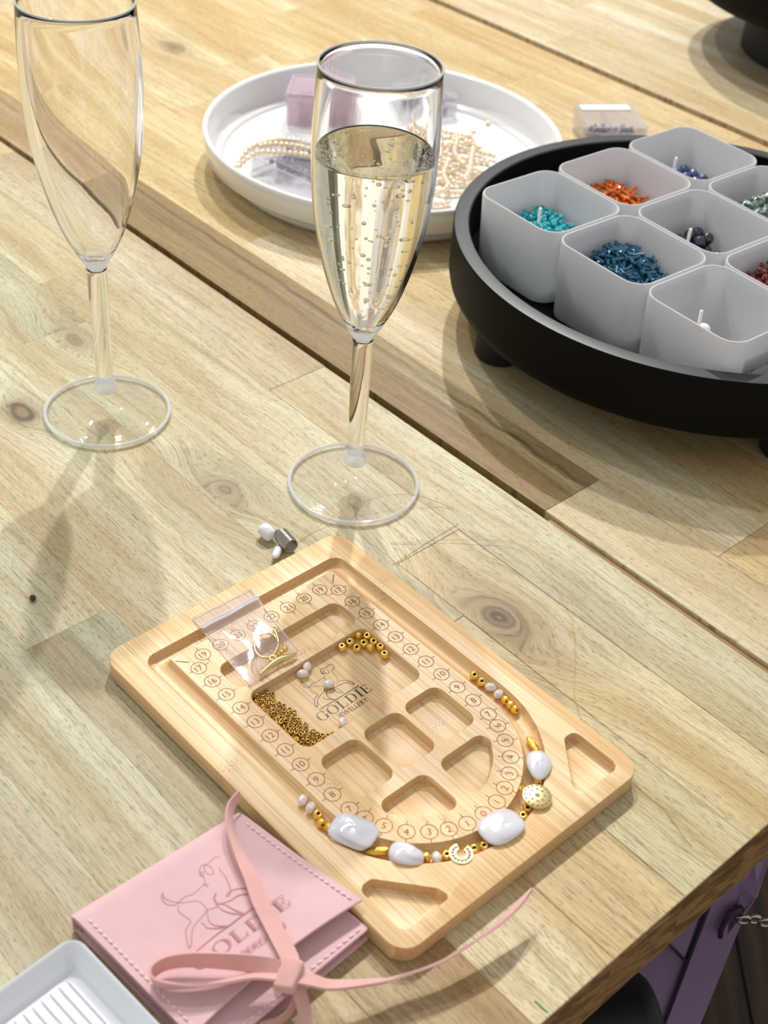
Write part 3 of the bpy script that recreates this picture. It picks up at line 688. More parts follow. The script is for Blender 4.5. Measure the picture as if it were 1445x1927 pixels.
# ------------------------------------------------------------------ beads on the board
def bead_mesh(name, R_, r_, h, mat, n=20, dome=1.0):
    pr = []
    k = 7
    for i in range(k + 1):
        t = -pi / 2 + pi * i / k
        pr.append((r_ + (R_ - r_) * (cos(t) ** .8 if cos(t) > 1e-6 else 0) , h / 2 * sin(t) * dome))
    pr = pr + [(r_ * .86, h * .32), (r_ * .86, -h * .32)]
    V, F = lathe(pr, n, close=True); me = bpy.data.meshes.new(name); me.from_pydata(V, [], F); me.materials.append(mat); me.materials.append(M['hole_shade'])
    for p in me.polygons:
        if p.index >= (k + 1) * n: p.material_index = 1  # inner faces take the painted shade
    me.polygons.foreach_set('use_smooth', [True] * len(me.polygons))
    bm = bmesh.new(); bm.from_mesh(me); bmesh.ops.recalc_face_normals(bm, faces=bm.faces); bm.to_mesh(me); bm.free()
    return me
def facing(pos, jitter, rng, tilt=1.0):
    """bead axis roughly upright, leaning a little"""
    return (rng.gauss(0, jitter) + .26 * tilt, rng.gauss(0, jitter), 0)
rb = random.Random(5)
ball = bead_mesh('gold_bead', .00212, .00078, .0035, M['gold'])
balls = bead_mesh('gold_bead', .00200, .00060, .0036, M['goldtex'])
tiny = bead_mesh('bronze_bead', .00114, .00056, .00145, M['antique'], 14)
def put(name, me, p, rot, label, cat, group=None, sc=None):
    o = bpy.data.objects.new(name, me); COL.objects.link(o); o.location = p; o.rotation_euler = rot
    if sc: o.scale = sc
    return tag(o, label, cat, group)
gold_lab = ['leftmost of the gold beads in the right corner of the large pocket', 'second from the left in the corner cluster of gold beads', 'scratched gold bead touching the back wall, top left of the corner cluster', 'gold bead at the very back of the corner cluster, right of the scratched one',
            'second lowest on the left of the corner cluster of gold beads', 'gold bead in the middle of the corner cluster', 'gold bead by the right pocket wall in the corner cluster', 'scratched gold bead in the lower middle of the corner cluster', 'second from the front end of the corner cluster, by the right wall', 'gold bead at the front end of the corner cluster']
for i, ((a, b), lab) in enumerate(zip(GOLDP, gold_lab)):
    put('gold_bead', balls if i in (2, 7) else ball, bw(a, b, T - PD + .00185), (1.2, .3, 1.0) if i in (2, 7) else facing(0, .12, rb), lab, 'bead', 'gold beads in the corner of the large pocket')
pts = SMALL
for i, (a, b) in enumerate(pts):
    put('bronze_bead', tiny, bw(a + .3, b, T - PD + .00095 + (.0011 if b < -28.5 and i % 2 else .0)), facing(0, .14, rb), 'tiny antique gold bead in the heap along the pocket edge', 'bead', 'tiny antique gold beads heaped in the large pocket')
for i in range(46):   # lower layer of the heap
    a = -37.5 + i % 23 * 1.62; b = -31.2 + (i // 23) * 2.6 + rb.uniform(-.5, .5)
    if a < -2.5: put('bronze_bead', tiny, bw(a, b, T - PD + .0008), facing(0, .25, rb), 'tiny antique gold bead in the heap along the pocket edge', 'bead', 'tiny antique gold beads heaped in the large pocket')
def blob(name, L, W, H, mat, seed=1, n=20, m=14, sup=2.0, rough=.05):
    """pearl-like superellipsoid with lumps, long axis x"""
    r = random.Random(seed); ph = [(r.uniform(0, 6.28), r.randint(1, 3), r.randint(1, 3), r.uniform(-rough, rough)) for _ in range(5)]
    V = []; F = []
    pw = lambda v, e: abs(v) ** e * (1 if v >= 0 else -1)
    e = 2 / sup
    for i in range(m + 1):
        ph_ = -pi / 2 + pi * i / m
        for k in range(n):
            th = 2 * pi * k / n
            f = 1 + sum(am * sin(u * th + p + w_ * ph_ * 2) for p, u, w_, am in ph)
            cx = pw(cos(ph_), 1) ; x = L / 2 * cx * pw(cos(th), e) * f; y = W / 2 * cx * pw(sin(th), e) * f; z = H / 2 * pw(sin(ph_), 1) * f
            V.append((x, y, z))
    for i in range(m):
        for k in range(n):
            l = (k + 1) % n; F.append((i * n + k, i * n + l, (i + 1) * n + l, (i + 1) * n + k))
    me = bpy.data.meshes.new(name); me.from_pydata(V, [], F); me.materials.append(mat)
    bm = bmesh.new(); bm.from_mesh(me); bmesh.ops.remove_doubles(bm, verts=bm.verts, dist=1e-7); bmesh.ops.recalc_face_normals(bm, faces=bm.faces); bm.to_mesh(me); bm.free()
    me.polygons.foreach_set('use_smooth', [True] * len(me.polygons)); me.update()
    return me
rice = [blob('pearl', .0052, .0040, .0038, M['pearl'], s, rough=.04) for s in (1, 2, 3)]
pl_lab = ['white rice pearl at the back wall of the large pocket, upper of two touching', 'white rice pearl at the back wall of the large pocket, lower of two touching', 'white rice pearl lying on the printed dog', 'white rice pearl by the front wall under the small printed word']
for i, ((a, b), lab) in enumerate(zip(PPEARL, pl_lab)):
    put('pearl', rice[i % 3], bw(a, b, T - PD + .0020), (0, 0, BT + [2.2, 1.0, 1.15, 2.6][i]), lab, 'pearl')
# channel pieces
CH = T - .0041
upl = ['round gold bead at the top of the right channel', 'second gold bead from the top of the right channel', 'gold bead touching the crystal disc, nearer the disc', 'gold bead between the crystal disc and the large oval pearl', 'gold bead right after the large oval pearl, towards the open ring', 'gold bead touching the right side of the open crystal ring', 'gold bead between the small pearl and the open crystal ring', 'gold bead below the two rice pearls on the left channel']
for (a, b), lab in zip(CHUP, upl):
    put('gold_bead', ball, bw(a, b, CH + .0021), facing(0, .14, rb, 1.3), lab, 'bead')
sdl = ['scratched gold bead touching the rice pearls in the right channel', 'middle scratched gold bead of three in the right channel', 'last scratched gold bead of the right channel string', 'gold spacer bead between teardrop pearl and crystal disc', 'scratched gold bead beside the small pearl in the front channel', 'scratched gold bead touching the square baroque pearl', 'scratched gold bead between the ringed gold bead and its twin, left channel']
for i, ((a, b), lab) in enumerate(zip(CHSIDE, sdl)):
    put('gold_bead', balls, bw(a, b, CH + .0021), (1.25 + rb.uniform(-.2, .2), rb.uniform(-.2, .2), BT + [1.2, 1.3, 1.5, .9, .2, 1.8, 1.2][i]), lab, 'bead')
cpl = ['rice pearl after the gold beads in the right channel, upper one', 'rice pearl in the right channel touching three gold beads', 'small rice pearl in the front channel between two gold beads', 'second rice pearl from the start of the left channel', 'first rice pearl at the start of the left channel']
for i, ((p, q_), lab) in enumerate(zip(CHPEARL, cpl)):
    P0, P1 = bw(*p), bw(*q_); c = (P0 + P1) / 2
    put('pearl', rice[i % 3], (c.x, c.y, CH + .0021), (0, 0, atan2(P1.y - P0.y, P1.x - P0.x)), lab, 'pearl')
def along(name, me, p, q_, z, lab, cat, tilt=(0, 0), rz=0):
    P0, P1 = bw(*p), bw(*q_); c = (P0 + P1) / 2
    return put(name, me, (c.x, c.y, z), (tilt[0], tilt[1], atan2(P1.y - P0.y, P1.x - P0.x) + rz), lab, cat)
# teardrop, coin, square and nugget pearls
drop = blob('baroque_pearl', .0152, .0104, .0056, M['pearlbig'], 11, 28, 18, 2.1, .03)
for v in drop.vertices: v.co.y *= 1 + .28 * v.co.x / .0075; v.co.z *= 1 + .15 * v.co.x / .0075
along('baroque_pearl', drop, *BIG['drop'], T + .0010, 'teardrop baroque pearl, narrow end at a gold spacer, right channel', 'pearl')
coin = blob('baroque_pearl', .0185, .0152, .0050, M['pearlbig'], 23, 30, 18, 2.6, .035)
along('baroque_pearl', coin, (81.4, -8.0), (80.4, 7.6), T + .0014, 'largest oval baroque pearl with a dimple, covering the zero circle', 'pearl', rz=-.12)
sq = blob('baroque_pearl', .0186, .0142, .0058, M['pearlbig'], 37, 32, 18, 3.6, .03)
along('baroque_pearl', sq, *BIG['rect'], T + .0014, 'squarish baroque pearl between gold beads and a gold bar', 'pearl')
nug = blob('baroque_pearl', .0140, .0096, .0060, M['pearlbig'], 51, 28, 18, 2.4, .05)
for v in nug.vertices: v.co.y *= 1 - .22 * v.co.x / .007
along('baroque_pearl', nug, *BIG['nug'], T + .0004, 'pinkish nugget pearl in the front channel beside a gold bar', 'pearl')
bar = blob('gold_bar_bead', .0095, .0030, .0028, M['goldtex'], 61, 14, 12, 2.2, .10)
along('gold_bar_bead', bar, *BIG['bar1'], CH + .0022, 'hammered gold bar bead above the teardrop pearl', 'bead')
bar2 = blob('gold_bar_bead', .0112, .0032, .0028, M['goldtex'], 67, 14, 12, 2.2, .12)
along('gold_bar_bead', bar2, *BIG['bar2'], CH + .0022, 'hammered gold bar bead between square and nugget pearls', 'bead')
# crystal disc
def star_crystals(pos, r, par):
    for i, (x, y, rr) in enumerate(pos):
        V, F = lathe([(0, rr * .55), (rr * .6, rr * .5), (rr, rr * .15), (rr, 0)], 8)
        mk('crystal', V, F, M['crystal'], par, loc=(x, y, r))
pd = bw(79.8, 22.2)
disc = empty('crystal_disc_bead', (pd.x, pd.y, T + .0010), BT)
tag(disc, 'round gold disc bead paved with clear crystals, right channel', 'bead')
V, F = lathe([(0, -.001), (.0048, -.001), (.0058, -.0004), (.0062, .0004), (.0059, .0011), (.0050, .0014), (0, .0015)], 36)
mk('disc', V, F, M['palegold'], disc, .6)
star_crystals([(.0030 * cos(t), .0030 * sin(t), .00062) for t in [2 * pi * i / 8 for i in range(8)]] + [(.0050 * cos(t), .0050 * sin(t), .00055) for t in [2 * pi * i / 16 for i in range(16)]] + [(0, 0, .0011)], .0014, disc)
mk('loop', *tube([(-.0068 + .0009 * cos(t), .0009 * sin(t) - .0016, .0003) for t in [2 * pi * i / 12 for i in range(12)]], .00035, 6, True), M['goldtex'], disc, 3.2)
# open ring with crystals
pc = bw(79.3, -20.9)
cee = empty('crystal_open_ring_bead', (pc.x, pc.y, T - .0002), BT)
tag(cee, 'open gold ring bead set with small crystals, front channel', 'bead')
a0 = 2.75; arcp = [(a0 + 5.3 * i / 28) for i in range(29)]
V = []; F = []
for t in arcp:
    for r_, z_ in ((.0021, -.0008), (.0021, .0008), (.0047, .0008), (.0047, -.0008)): V.append((r_ * cos(t), r_ * sin(t), z_))
for i in range(28):
    for k in range(4): l = (k + 1) % 4; F.append((i * 4 + k, (i + 1) * 4 + k, (i + 1) * 4 + l, i * 4 + l))
F += [(0, 1, 2, 3), (112, 113, 114, 115)]
mk('ring_body', V, F, M['palegold'], cee, .6)
star_crystals([(.0034 * cos(t), .0034 * sin(t), .00075) for t in [a0 + .25 + 4.8 * i / 11 for i in range(12)]], .0008, cee)

# ------------------------------------------------------------------ zip bag with clasp
zb = empty('zip_bag', tuple(bw(-66, -11.5, T)), BT); tag(zb, 'small clear zip bag lying over the back left of the beading board', 'bag')
def zl(a, b): return ((a + 66) / 1000, (b + 11.5) / 1000)
c4 = [zl(-91.0, -24.6), zl(-42.0, -30.0), zl(-45.2, -.4), zl(-90.2, 8.0)]
def patch(c4, z0, dz, mat, name, seed, nu=26, nv=20, u0=0, u1=1, v0=0, v1=1):
    r = random.Random(seed); V = []; F = []
    ph = [(r.uniform(0, 6.28), r.uniform(0, 6.28), r.uniform(2, 9), r.uniform(2, 9)) for _ in range(5)]
    for i in range(nu + 1):
        for j in range(nv + 1):
            u = u0 + (u1 - u0) * i / nu; v = v0 + (v1 - v0) * j / nv
            x = (c4[0][0] * (1 - u) + c4[1][0] * u) * (1 - v) + (c4[3][0] * (1 - u) + c4[2][0] * u) * v
            y = (c4[0][1] * (1 - u) + c4[1][1] * u) * (1 - v) + (c4[3][1] * (1 - u) + c4[2][1] * u) * v
            e = min(1, 6 * min(u, 1 - u, v, 1 - v) + .05)
            z = z0 + dz * e * (.5 + .5 * sum(sin(a_ * u + p1) * cos(b_ * v + p2) for p1, p2, a_, b_ in ph) / 3)
            V.append((x, y, z))
    w_ = nv + 1
    for i in range(nu):
        for j in range(nv): F.append((i * w_ + j, (i + 1) * w_ + j, (i + 1) * w_ + j + 1, i * w_ + j + 1))
    return V, F
o = mk('film', *patch(c4, .0003, .0003, M['film'], 'film', 1), M['film'], zb, 3.2)
o = mk('film', *patch(c4, .0024, .0022, M['film'], 'film', 2), M['film'], zb, 3.2); 
lerp = lambda p, q_, t: (p[0] + (q_[0] - p[0]) * t, p[1] + (q_[1] - p[1]) * t)
for t0, w_ in ((.150, .0009), (.185, .0012)):
    p = lerp(c4[0], c4[1], t0); q_ = lerp(c4[3], c4[2], t0)
    mk('zip_seal', *ribbon([(*lerp(p, q_, i / 10), .0022 + .0003 * sin(i), 0) for i in range(11)], w_, .0006), M['filmzip'], zb)
for e in ((0, 1), (3, 2), (1, 2), (0, 3)):
    p, q_ = c4[e[0]], c4[e[1]]
    mk('seam', *tube([(*lerp(p, q_, i / 8), .0006 + .0004 * sin(i * 2)) for i in range(9)], .00022, 5), M['filmzip'], zb, 3.2)
# toggle clasp in the bag
tc = empty('toggle_clasp', tuple(bw(-56, -10, T + .0008)), BT); tag(tc, 'pale gold ring and bar toggle clasp inside the zip bag', 'clasp')
def tl(a, b): return ((a + 56) / 1000, (b + 10) / 1000)
rp = smoothpts([(*tl(a, b), .0012) for a, b in ZRING], 5, True)
mk('ring', *tube(rp, .00058, 8, True), M['palegold'], tc, 3.2)
mk('ring_arm', *tube(smoothpts([(*tl(a, b), .0014) for a, b in ((-60.6, -1.6), (-58.6, -2.0), (-55.5, -3.6), (-53.2, -5.0))], 5), [.0008] * 16, 8), M['palegold'], tc, 3.2)
mk('eyelet', *tube([(tl(-61.4, -.6)[0] + .0013 * cos(t), tl(-61.4, -.6)[1] + .0013 * sin(t), .0014) for t in [2 * pi * i / 16 for i in range(16)]], .0005, 7, True), M['palegold'], tc, 3.2)
bp = smoothpts([(*tl(a, b), .0014) for a, b in ZBAR], 6)
mk('toggle_bar', *tube(bp, [.0005 + .0010 * sin(pi * i / (len(bp) - 1)) for i in range(len(bp))], 8), M['palegold'], tc, 3.2)
mk('eyelet', *tube([(tl(-47.0, -13.2)[0] + .0014 * cos(t), tl(-47.0, -13.2)[1] + .0014 * sin(t), .0018) for t in [2 * pi * i / 16 for i in range(16)]], .0007, 7, True), M['palegold'], tc, 3.2)
for a, b, r_ in ((-47.4, -10.6, .0006), (-47.5, -9.2, .0009), (-47.8, -7.4, .0012), (-48.2, -5.2, .0014)):
    V, F = lathe([(0, -r_), (r_ * .7, -r_ * .7), (r_, 0), (r_ * .7, r_ * .7), (0, r_)], 12)
    mk('small_ball', V, F, M['goldtex'], tc, 3.2, loc=(*tl(a, b), .0016))
# ------------------------------------------------------------------ champagne flutes
def flute(name, x, y, label):
    t = empty(name, (x, y, 0)); tag(t, label, 'glass')
    outer_ = [(.0270, .2268), (.0277, .215), (.0284, .199), (.0283, .183), (.0275, .168), (.0262, .156), (.0242, .1445), (.0202, .1275), (.0145, .1105), (.0078, .0970), (.0056, .0935), (.0052, .0915)]
    inner_ = [(.0264, .2270), (.0258, .2266), (.0262, .215), (.0268, .199), (.0267, .183), (.0259, .168), (.0246, .156), (.0226, .1450), (.0186, .1290), (.0128, .1125), (.0066, .1010), (.0030, .0985), (0, .0980)]
    so = smoothpts(outer_, 4); si = smoothpts(inner_[1:], 4)
    stem = smoothpts([(.0050, .0905), (.0052, .080), (.0050, .065), (.0047, .045), (.0044, .028), (.0044, .0225)], 3)
    collar = [(.0048, .0215), (.0058, .0200), (.0062, .0185), (.0058, .0170), (.0064, .0155)]
    foot = smoothpts([(.0072, .0135), (.0105, .0105), (.018, .0075), (.027, .0048), (.0322, .0040)], 3) + [(.0336, .0036), (.0342, .0024), (.0336, .0012), (.0322, .0008), (.0300, .0014)]
    under = smoothpts([(.0290, .0020), (.018, .0045), (.010, .0068), (.004, .0078)], 3) + [(0, .0080)]
    bowl = [(0, .0912)] + so[::-1] + [(.0267, .2271)] + si
    mk('bowl', *lathe([(0, .0914), (.0048, .0914)] + so[::-1][1:] + [(.02690, .22705), (.02675, .22720), (.02655, .22722), (.02635, .22712)] + si[1:], 72), M['acrylic'], t, 3.2)
    # bowl outer skin continues into stem, collar and foot: one solid piece below
    lower = [(0, .0911), (.0052, .0911)] + stem + collar + foot + under
    cut = lower.index((.0058, .0170)) + 1
    cut0 = lower.index((.0048, .0215))
    mk('stem', *lathe(lower[:cut0] + [(.0044, .0222), (0, .0222)], 48), M['acrylic'], t, radians(50))
    mk('collar', *lathe([(0, .0221), (.0045, .0221)] + lower[cut0:cut] + [(.0058, .0158), (0, .0158)], 48), M['edge_glow'], t, radians(60))  # collar brightness is painted in by the whitish haze
    mk('foot', *lathe([(0, .0156), (.0060, .0156)] + lower[cut:], 96), M['footclear'], t, radians(50))
    mk('foot_edge_glow', *tube([(.03385 * cos(2 * pi * i / 96), .03385 * sin(2 * pi * i / 96), .0022) for i in range(96)], .0011, 8, True), M['edge_glow'], t, 3.2)  # added ring, its paleness painted in for light at the foot edge
    mk('rim', *tube([(.02668 * cos(2 * pi * i / 96), .02668 * sin(2 * pi * i / 96), .22712) for i in range(96)], .00062, 8, True), M['edge_glow'], t, 3.2)  # added ring covers the dark bowl edge with painted-in paleness
    return t, si
f1, si = flute('champagne_flute', -.14793, .60847, 'empty clear champagne flute at the left, cropped by the top of the photo')
f2, si = flute('champagne_flute', -.00832, .56060, 'clear champagne flute filled with sparkling wine behind the beading board')
# close the bowl bottom of both flutes (outer point)
# wine
lvl = .1881
prof = [(0, .0979)]
body = [(r, z) for r, z in si[::-1] if z < lvl and r > .0001]
rl = next(r for r, z in si[::-1] if z >= lvl)
prof = [(0, .0980)] + [(r - .00012, z) for r, z in body] + [(rl - .00012, lvl + .0006), (rl - .0012, lvl), (rl * .5, lvl - .0001), (0, lvl - .0001)]
wn = mk('sparkling_wine', *lathe(prof, 72), M['wine'], None, 3.2, loc=(-.00832, .56060, 0))
tag(wn, 'pale yellow sparkling wine in the right flute', 'drink')
rbb = random.Random(3); parts = []
def uv(c, r, nu=8, nv=6):
    V, F = lathe([(0, -r)] + [(r * cos(-pi / 2 + pi * i / nv), r * sin(-pi / 2 + pi * i / nv)) for i in range(1, nv)] + [(0, r)], nu)
    return [(a + c[0], b + c[1], d + c[2]) for a, b, d in V], F
def rin(z):
    for (r0, z0), (r1, z1) in zip(si, si[1:]):
        if z1 <= z <= z0: return r1 + (r0 - r1) * (z - z1) / max(1e-9, z0 - z1)
    return .02
for i in range(250):
    z = rbb.uniform(.108, .186); R_ = rin(z); a = rbb.uniform(0, 2 * pi); r = rbb.choice([.00035, .00045, .0006, .0008, .0010])
    rho = (R_ - r - .0004) if rbb.random() < .75 else rbb.uniform(0, R_ - r - .001)
    parts.append(uv((rho * cos(a), rho * sin(a), z), r))
for i in range(150):
    a = rbb.uniform(0, 2 * pi); r = rbb.choice([.0003, .0004, .0005])
    parts.append(uv(((rl - .0014 - rbb.random() ** 2 * .003) * cos(a), (rl - .0014 - rbb.random() ** 2 * .003) * sin(a), lvl - .0007), r, 7, 5))
bb = mk('bubbles', *join(parts), M['bubble'], wn, 3.2); bb['kind'] = 'stuff'

# ------------------------------------------------------------------ white plate with pearls and boxes
PX, PY = -.0085, .9455
pr = smoothpts([(0, .0), (.100, .0), (.1150, .0010), (.1200, .0060), (.1290, .0110), (.1312, .0150), (.1330, .0290), (.1331, .0312)], 4) + [(.1322, .0322), (.1300, .0322), (.1288, .0310)] + smoothpts([(.1280, .0290), (.1255, .0130), (.1190, .0072), (.1120, .0056), (.06, .0054), (0, .0054)], 4)
plate = mk('round_plate', *lathe([(0, 0), (.1105, 0), (.1165, .0012), (.1178, .0040), (.1182, .0075), (.1205, .0098), (.1262, .0110), (.1312, .0150), (.1330, .0290), (.1329, .0314), (.1318, .0322), (.1298, .0320), (.1286, .0300), (.1270, .0160), (.1235, .0095), (.1170, .0066), (.1100, .0058), (0, .0056)], 96), M['ceramic'], None, radians(60), loc=(PX, PY, 0))
tag(plate, 'large round white plate with a raised rim holding pearls and clear boxes', 'plate')
PZ = .0056
def clearbox(name, c, rz, sx, sy, h, mat, label, cat='box', z=0.0, lidh=.0045, r=.006):
    t = empty(name, (c[0], c[1], z), rz); tag(t, label, cat)
    lp = roundpoly([(-sx / 2, -sy / 2), (sx / 2, -sy / 2), (sx / 2, sy / 2), (-sx / 2, sy / 2)], r, 5)
    ip = offset(lp, .0011)
    hb = h - lidh
    mk('tub', *rings([z3(offset(lp, .0012), 0), z3(offset(lp, .0006), hb), z3(offset(lp, .0016), hb), z3(offset(lp, .0022), .0012)], True, True), mat, t, radians(40))
    mk('lid', *rings([z3(offset(lp, .0010), hb - .001), z3(offset(lp, .0001), hb), z3(lp, h - .0012), z3(offset(lp, .0010), h), z3(offset(lp, .0030), h), z3(offset(lp, .0036), h - .0008)], False, True), mat, t, radians(40))
    mk('lid_rim', *tube([(x, y, hb + .0004) for x, y in lp], .0005, 5, True), M['boxclear'], t, 3.2)
    return t
def stonefill(parent_label, cat, c, rz, sx, sy, z0, n, r0, r1, mat, layers, name, group, seed):
    r = random.Random(seed); base = [blob(name, 2 * r1, 1.7 * r1, 1.6 * r1, mat, seed + k, 9, 7, 2.2, .08) for k in range(3)]
    for i in range(n):
        x = r.uniform(-sx / 2 + r1, sx / 2 - r1); y = r.uniform(-sy / 2 + r1, sy / 2 - r1); s = r.uniform(r0 / r1, 1)
        lz = z0 + r1 * s + (i % layers) * r1 * 1.25
        p = Vector((x * cos(rz) - y * sin(rz) + c[0], x * sin(rz) + y * cos(rz) + c[1], lz))
        put(name, base[i % 3], p, (r.uniform(0, 6), r.uniform(0, 6), r.uniform(0, 6)), parent_label, cat, group, (s, s, s))
b1 = clearbox('clear_bead_box', (-.0640, .9125), -.66, .070, .050, .0165, M['boxclear'], 'flat clear box of grey purple stones at the left of the white plate', z=PZ)
stonefill('grey purple stone chip inside the flat clear box on the plate', 'stone', (-.0640, .9125), -.66, .058, .038, PZ + .0014, 70, .0022, .0036, M['greypurple'], 2, 'stone_chip', 'grey purple chips in the flat box', 8)
b2 = clearbox('clear_bead_box', (-.062, 1.0165), -.04, .048, .042, .0260, M['boxpink'], 'small pink tinted clear box at the back of the white plate', z=PZ)
stonefill('rose coloured stone inside the pink box on the plate', 'stone', (-.062, 1.0165), -.04, .036, .030, PZ + .0014, 46, .0025, .0040, M['rose'], 3, 'stone_chip', 'rose stones in the pink box', 9)
b3 = clearbox('clear_bead_box', (.022, 1.044), .5, .044, .040, .018, M['boxclear'], 'small clear box with slate blue beads behind the filled flute', z=PZ)
stonefill('slate blue bead inside the box behind the filled flute', 'bead', (.022, 1.044), .5, .032, .028, PZ + .0014, 30, .002, .003, M['slateblue'], 2, 'stone_chip', 'slate blue beads behind the flute', 10)
b4 = clearbox('clear_bead_box', (.1700, 1.0350), .20, .050, .050, .0190, M['boxclear'], 'clear lidded box with a white label standing on the table behind the black tray', z=0.0002)
mk('box_label', *slab(roundpoly([(-.021, .0105), (.020, .0105), (.020, .0205), (-.021, .0205)], .001, 2), .01905, .0192), M['label'], b4)
o = mk('label_text', *smallword('Alb Blk', (-.004, .0140), (.006, .0140), .01925), M['slateblue'], b4) if False else None
mk('divider', *box(-.0004, .0004, -.022, .022, .0012, .0140), M['boxclear'], b4)
r4 = random.Random(21); sb = blob('seed_bead', .0032, .0032, .0026, M['slateblue'], 3, 9, 7, 2.0, .02)
for i in range(110):
    x = r4.uniform(-.021, .021); y = r4.uniform(-.021, .006 if x > 0 else .004); 
    if abs(x) < .0016: x += .003
    p = Vector((x * cos(.2) - y * sin(.2) + .170, x * sin(.2) + y * cos(.2) + 1.035, .0028 + (i % 4) * .0024))
    put('seed_bead', sb, p, (r4.uniform(0, 6), r4.uniform(0, 6), 0), 'slate blue bead in the labelled clear box on the table', 'bead', 'slate blue beads in the labelled box')
# pearl strands
pm = blob('pearl', .0043, .0040, .0040, M['pearlcream'], 2, 12, 9, 2.0, .03)
def strand(path, label, step=.0040, jit=.0002, seed=1, group=None):
    r = random.Random(seed); P = [Vector(p) for p in smoothpts(path, 10)]
    t = empty('pearl_strand', tuple(P[0])); tag(t, label, 'pearls', group)
    mk('string', *tube([p - P[0] for p in P], .00025, 4), M['label'], t)
    acc = 0; last = P[0]; o = bpy.data.objects.new('pearl', pm); COL.objects.link(o); o.parent = t
    for a, b in zip(P, P[1:]):
        d = (b - a).length
        while acc + d >= step:
            k = (step - acc) / d; a = a + (b - a) * k; d = (b - a).length; acc = 0
            c = bpy.data.objects.new('pearl', pm); COL.objects.link(c); c.parent = t
            c.location = a - P[0] + Vector((r.uniform(-jit, jit), r.uniform(-jit, jit), r.uniform(-jit, jit))); c.rotation_euler = (r.uniform(0, 6), r.uniform(0, 6), r.uniform(0, 6))
        acc += d
zL = PZ + .0165 + .0021
LP = [([(-.118, .892, PZ + .004), (-.112, .902, .014), (-.1036, .9107, zL), (-.0902, .926, zL), (-.0718, .937, zL - .003), (-.0491, .944, .012)], 'pearl strand draped over the back edge of the flat clear box, left end lowest'),
      ([(-.0966, .9165, zL), (-.0858, .922, zL), (-.070, .921, zL), (-.0467, .915, zL - .002)], 'pearl strand crossing the middle of the flat clear box lid'),
      ([(-.094, .938, .011), (-.0784, .946, .009), (-.0633, .951, .009), (-.0461, .957, .009)], 'pearl strand lying on the plate just behind the flat clear box'),
      ([(-.1098, .8989, .016), (-.0989, .9026, zL), (-.0846, .908, zL), (-.0613, .9065, zL), (-.040, .905, .016)], 'pearl strand nearest the viewer on the flat clear box lid')]
for i, (p, lab) in enumerate(LP): strand(p, lab, seed=i)
rr = random.Random(17)
RP = [[(28, 1010), (38, 1000), (56, 1000), (60, 985)], [(22, 1000), (34, 988), (52, 990), (68, 975)], [(20, 980), (36, 975), (55, 972), (74, 965)], [(18, 962), (34, 964), (50, 955), (70, 952)], [(14, 945), (30, 948), (48, 942), (66, 938)], [(14, 930), (28, 934), (44, 928), (62, 925)], [(12, 915), (26, 918), (40, 912), (56, 912)], [(12, 900), (26, 902), (38, 896), (50, 898)], [(10, 885), (22, 886), (34, 880), (46, 884)], [(30, 1002), (30, 985), (34, 965), (32, 945)], [(48, 995), (50, 975), (46, 955), (52, 935)], [(40, 940), (36, 920), (40, 900), (34, 884)], [(58, 968), (58, 950), (60, 932), (52, 916)], [(20, 925), (18, 905), (22, 888), (24, 872)]]
for i, p in enumerate(RP):
    up = 0 if i < 9 else .0036
    strand([((x + rr.uniform(-3, 3)) / 1000, (y + rr.uniform(-3, 3)) / 1000, PZ + .0022 + up + rr.uniform(0, .002)) for x, y in p], 'cream pearl strand in the tangled heap on the right of the plate', seed=40 + i, group='pearl strands heaped on the right of the plate')
for k in range(46):
    LOOSE.append((rr.uniform(20, 66), rr.uniform(878, 1004)))
for k, (x, y) in enumerate(LOOSE):
    put('loose_pearl', pm, (x / 1000, y / 1000, PZ + (.0021 if k < 8 else .0062)), (0, 0, 0), 'loose cream pearl near the back rim of the white plate' if k < 8 else 'loose cream pearl lying on the tangled pearl strands', 'pearl', 'loose pearls near the back rim of the plate' if k < 8 else 'loose pearls on the tangled strands')

# ------------------------------------------------------------------ black round tray with cups
TX, TY = .1925, .7405
def roundtray(x, y, label, R_=.1535, zb=.026, zr=.0655, footr=.015, footn=4, fa=.0, footin=.027):
    t = empty('round_black_tray', (x, y, 0)); tag(t, label, 'tray')
    k = zr - zb
    mk('tray_body', *lathe([(0, zb), (R_ - .009, zb), (R_ - .0055, zb + .0008), (R_ - .0028, zb + .0026), (R_ - .0010, zb + .0055), (R_, zb + .010), (R_, zr - .0012), (R_ - .0006, zr - .0002)], 128), M['black'], t, radians(24))
    mk('tray_rim', *lathe([(R_ - .0006, zr - .0002), (R_ - .0014, zr), (R_ - .0088, zr), (R_ - .0096, zr - .0008)], 128), M['blackrim'], t, radians(24))
    mk('tray_well', *lathe([(R_ - .0096, zr - .0008), (R_ - .0100, zb + .010), (R_ - .014, zb + .0060), (0, zb + .0060)], 128), M['black'], t, radians(24))
    for i in range(footn):
        a = fa + 2 * pi * i / footn
        mk('foot', *lathe([(0, 0), (footr * .9, 0), (footr, .002), (footr, zb), (0, zb)], 40), M['rubber'], t, radians(40), loc=((R_ - footin) * cos(a), (R_ - footin) * sin(a), 0))
    return t
roundtray(TX, TY, 'large black round tray on low feet holding frosted bead cups', fa=radians(199))
roundtray(.4060, 1.2610, 'second black round tray raised on a broad pedestal in the far right corner', R_=.150, zb=.055, zr=.100, footr=.089, footn=1, footin=.150)
FZ = .0323; CT = .0810; CHh = CT - FZ
E1 = Vector((cos(radians(41.2)), sin(radians(41.2)))); E2 = Vector((cos(radians(-50.2)), sin(radians(-50.2))))
CA = Vector((.0963, .7477)); S1, S2 = .0650, .0690
cw, cl = .0640, .0676
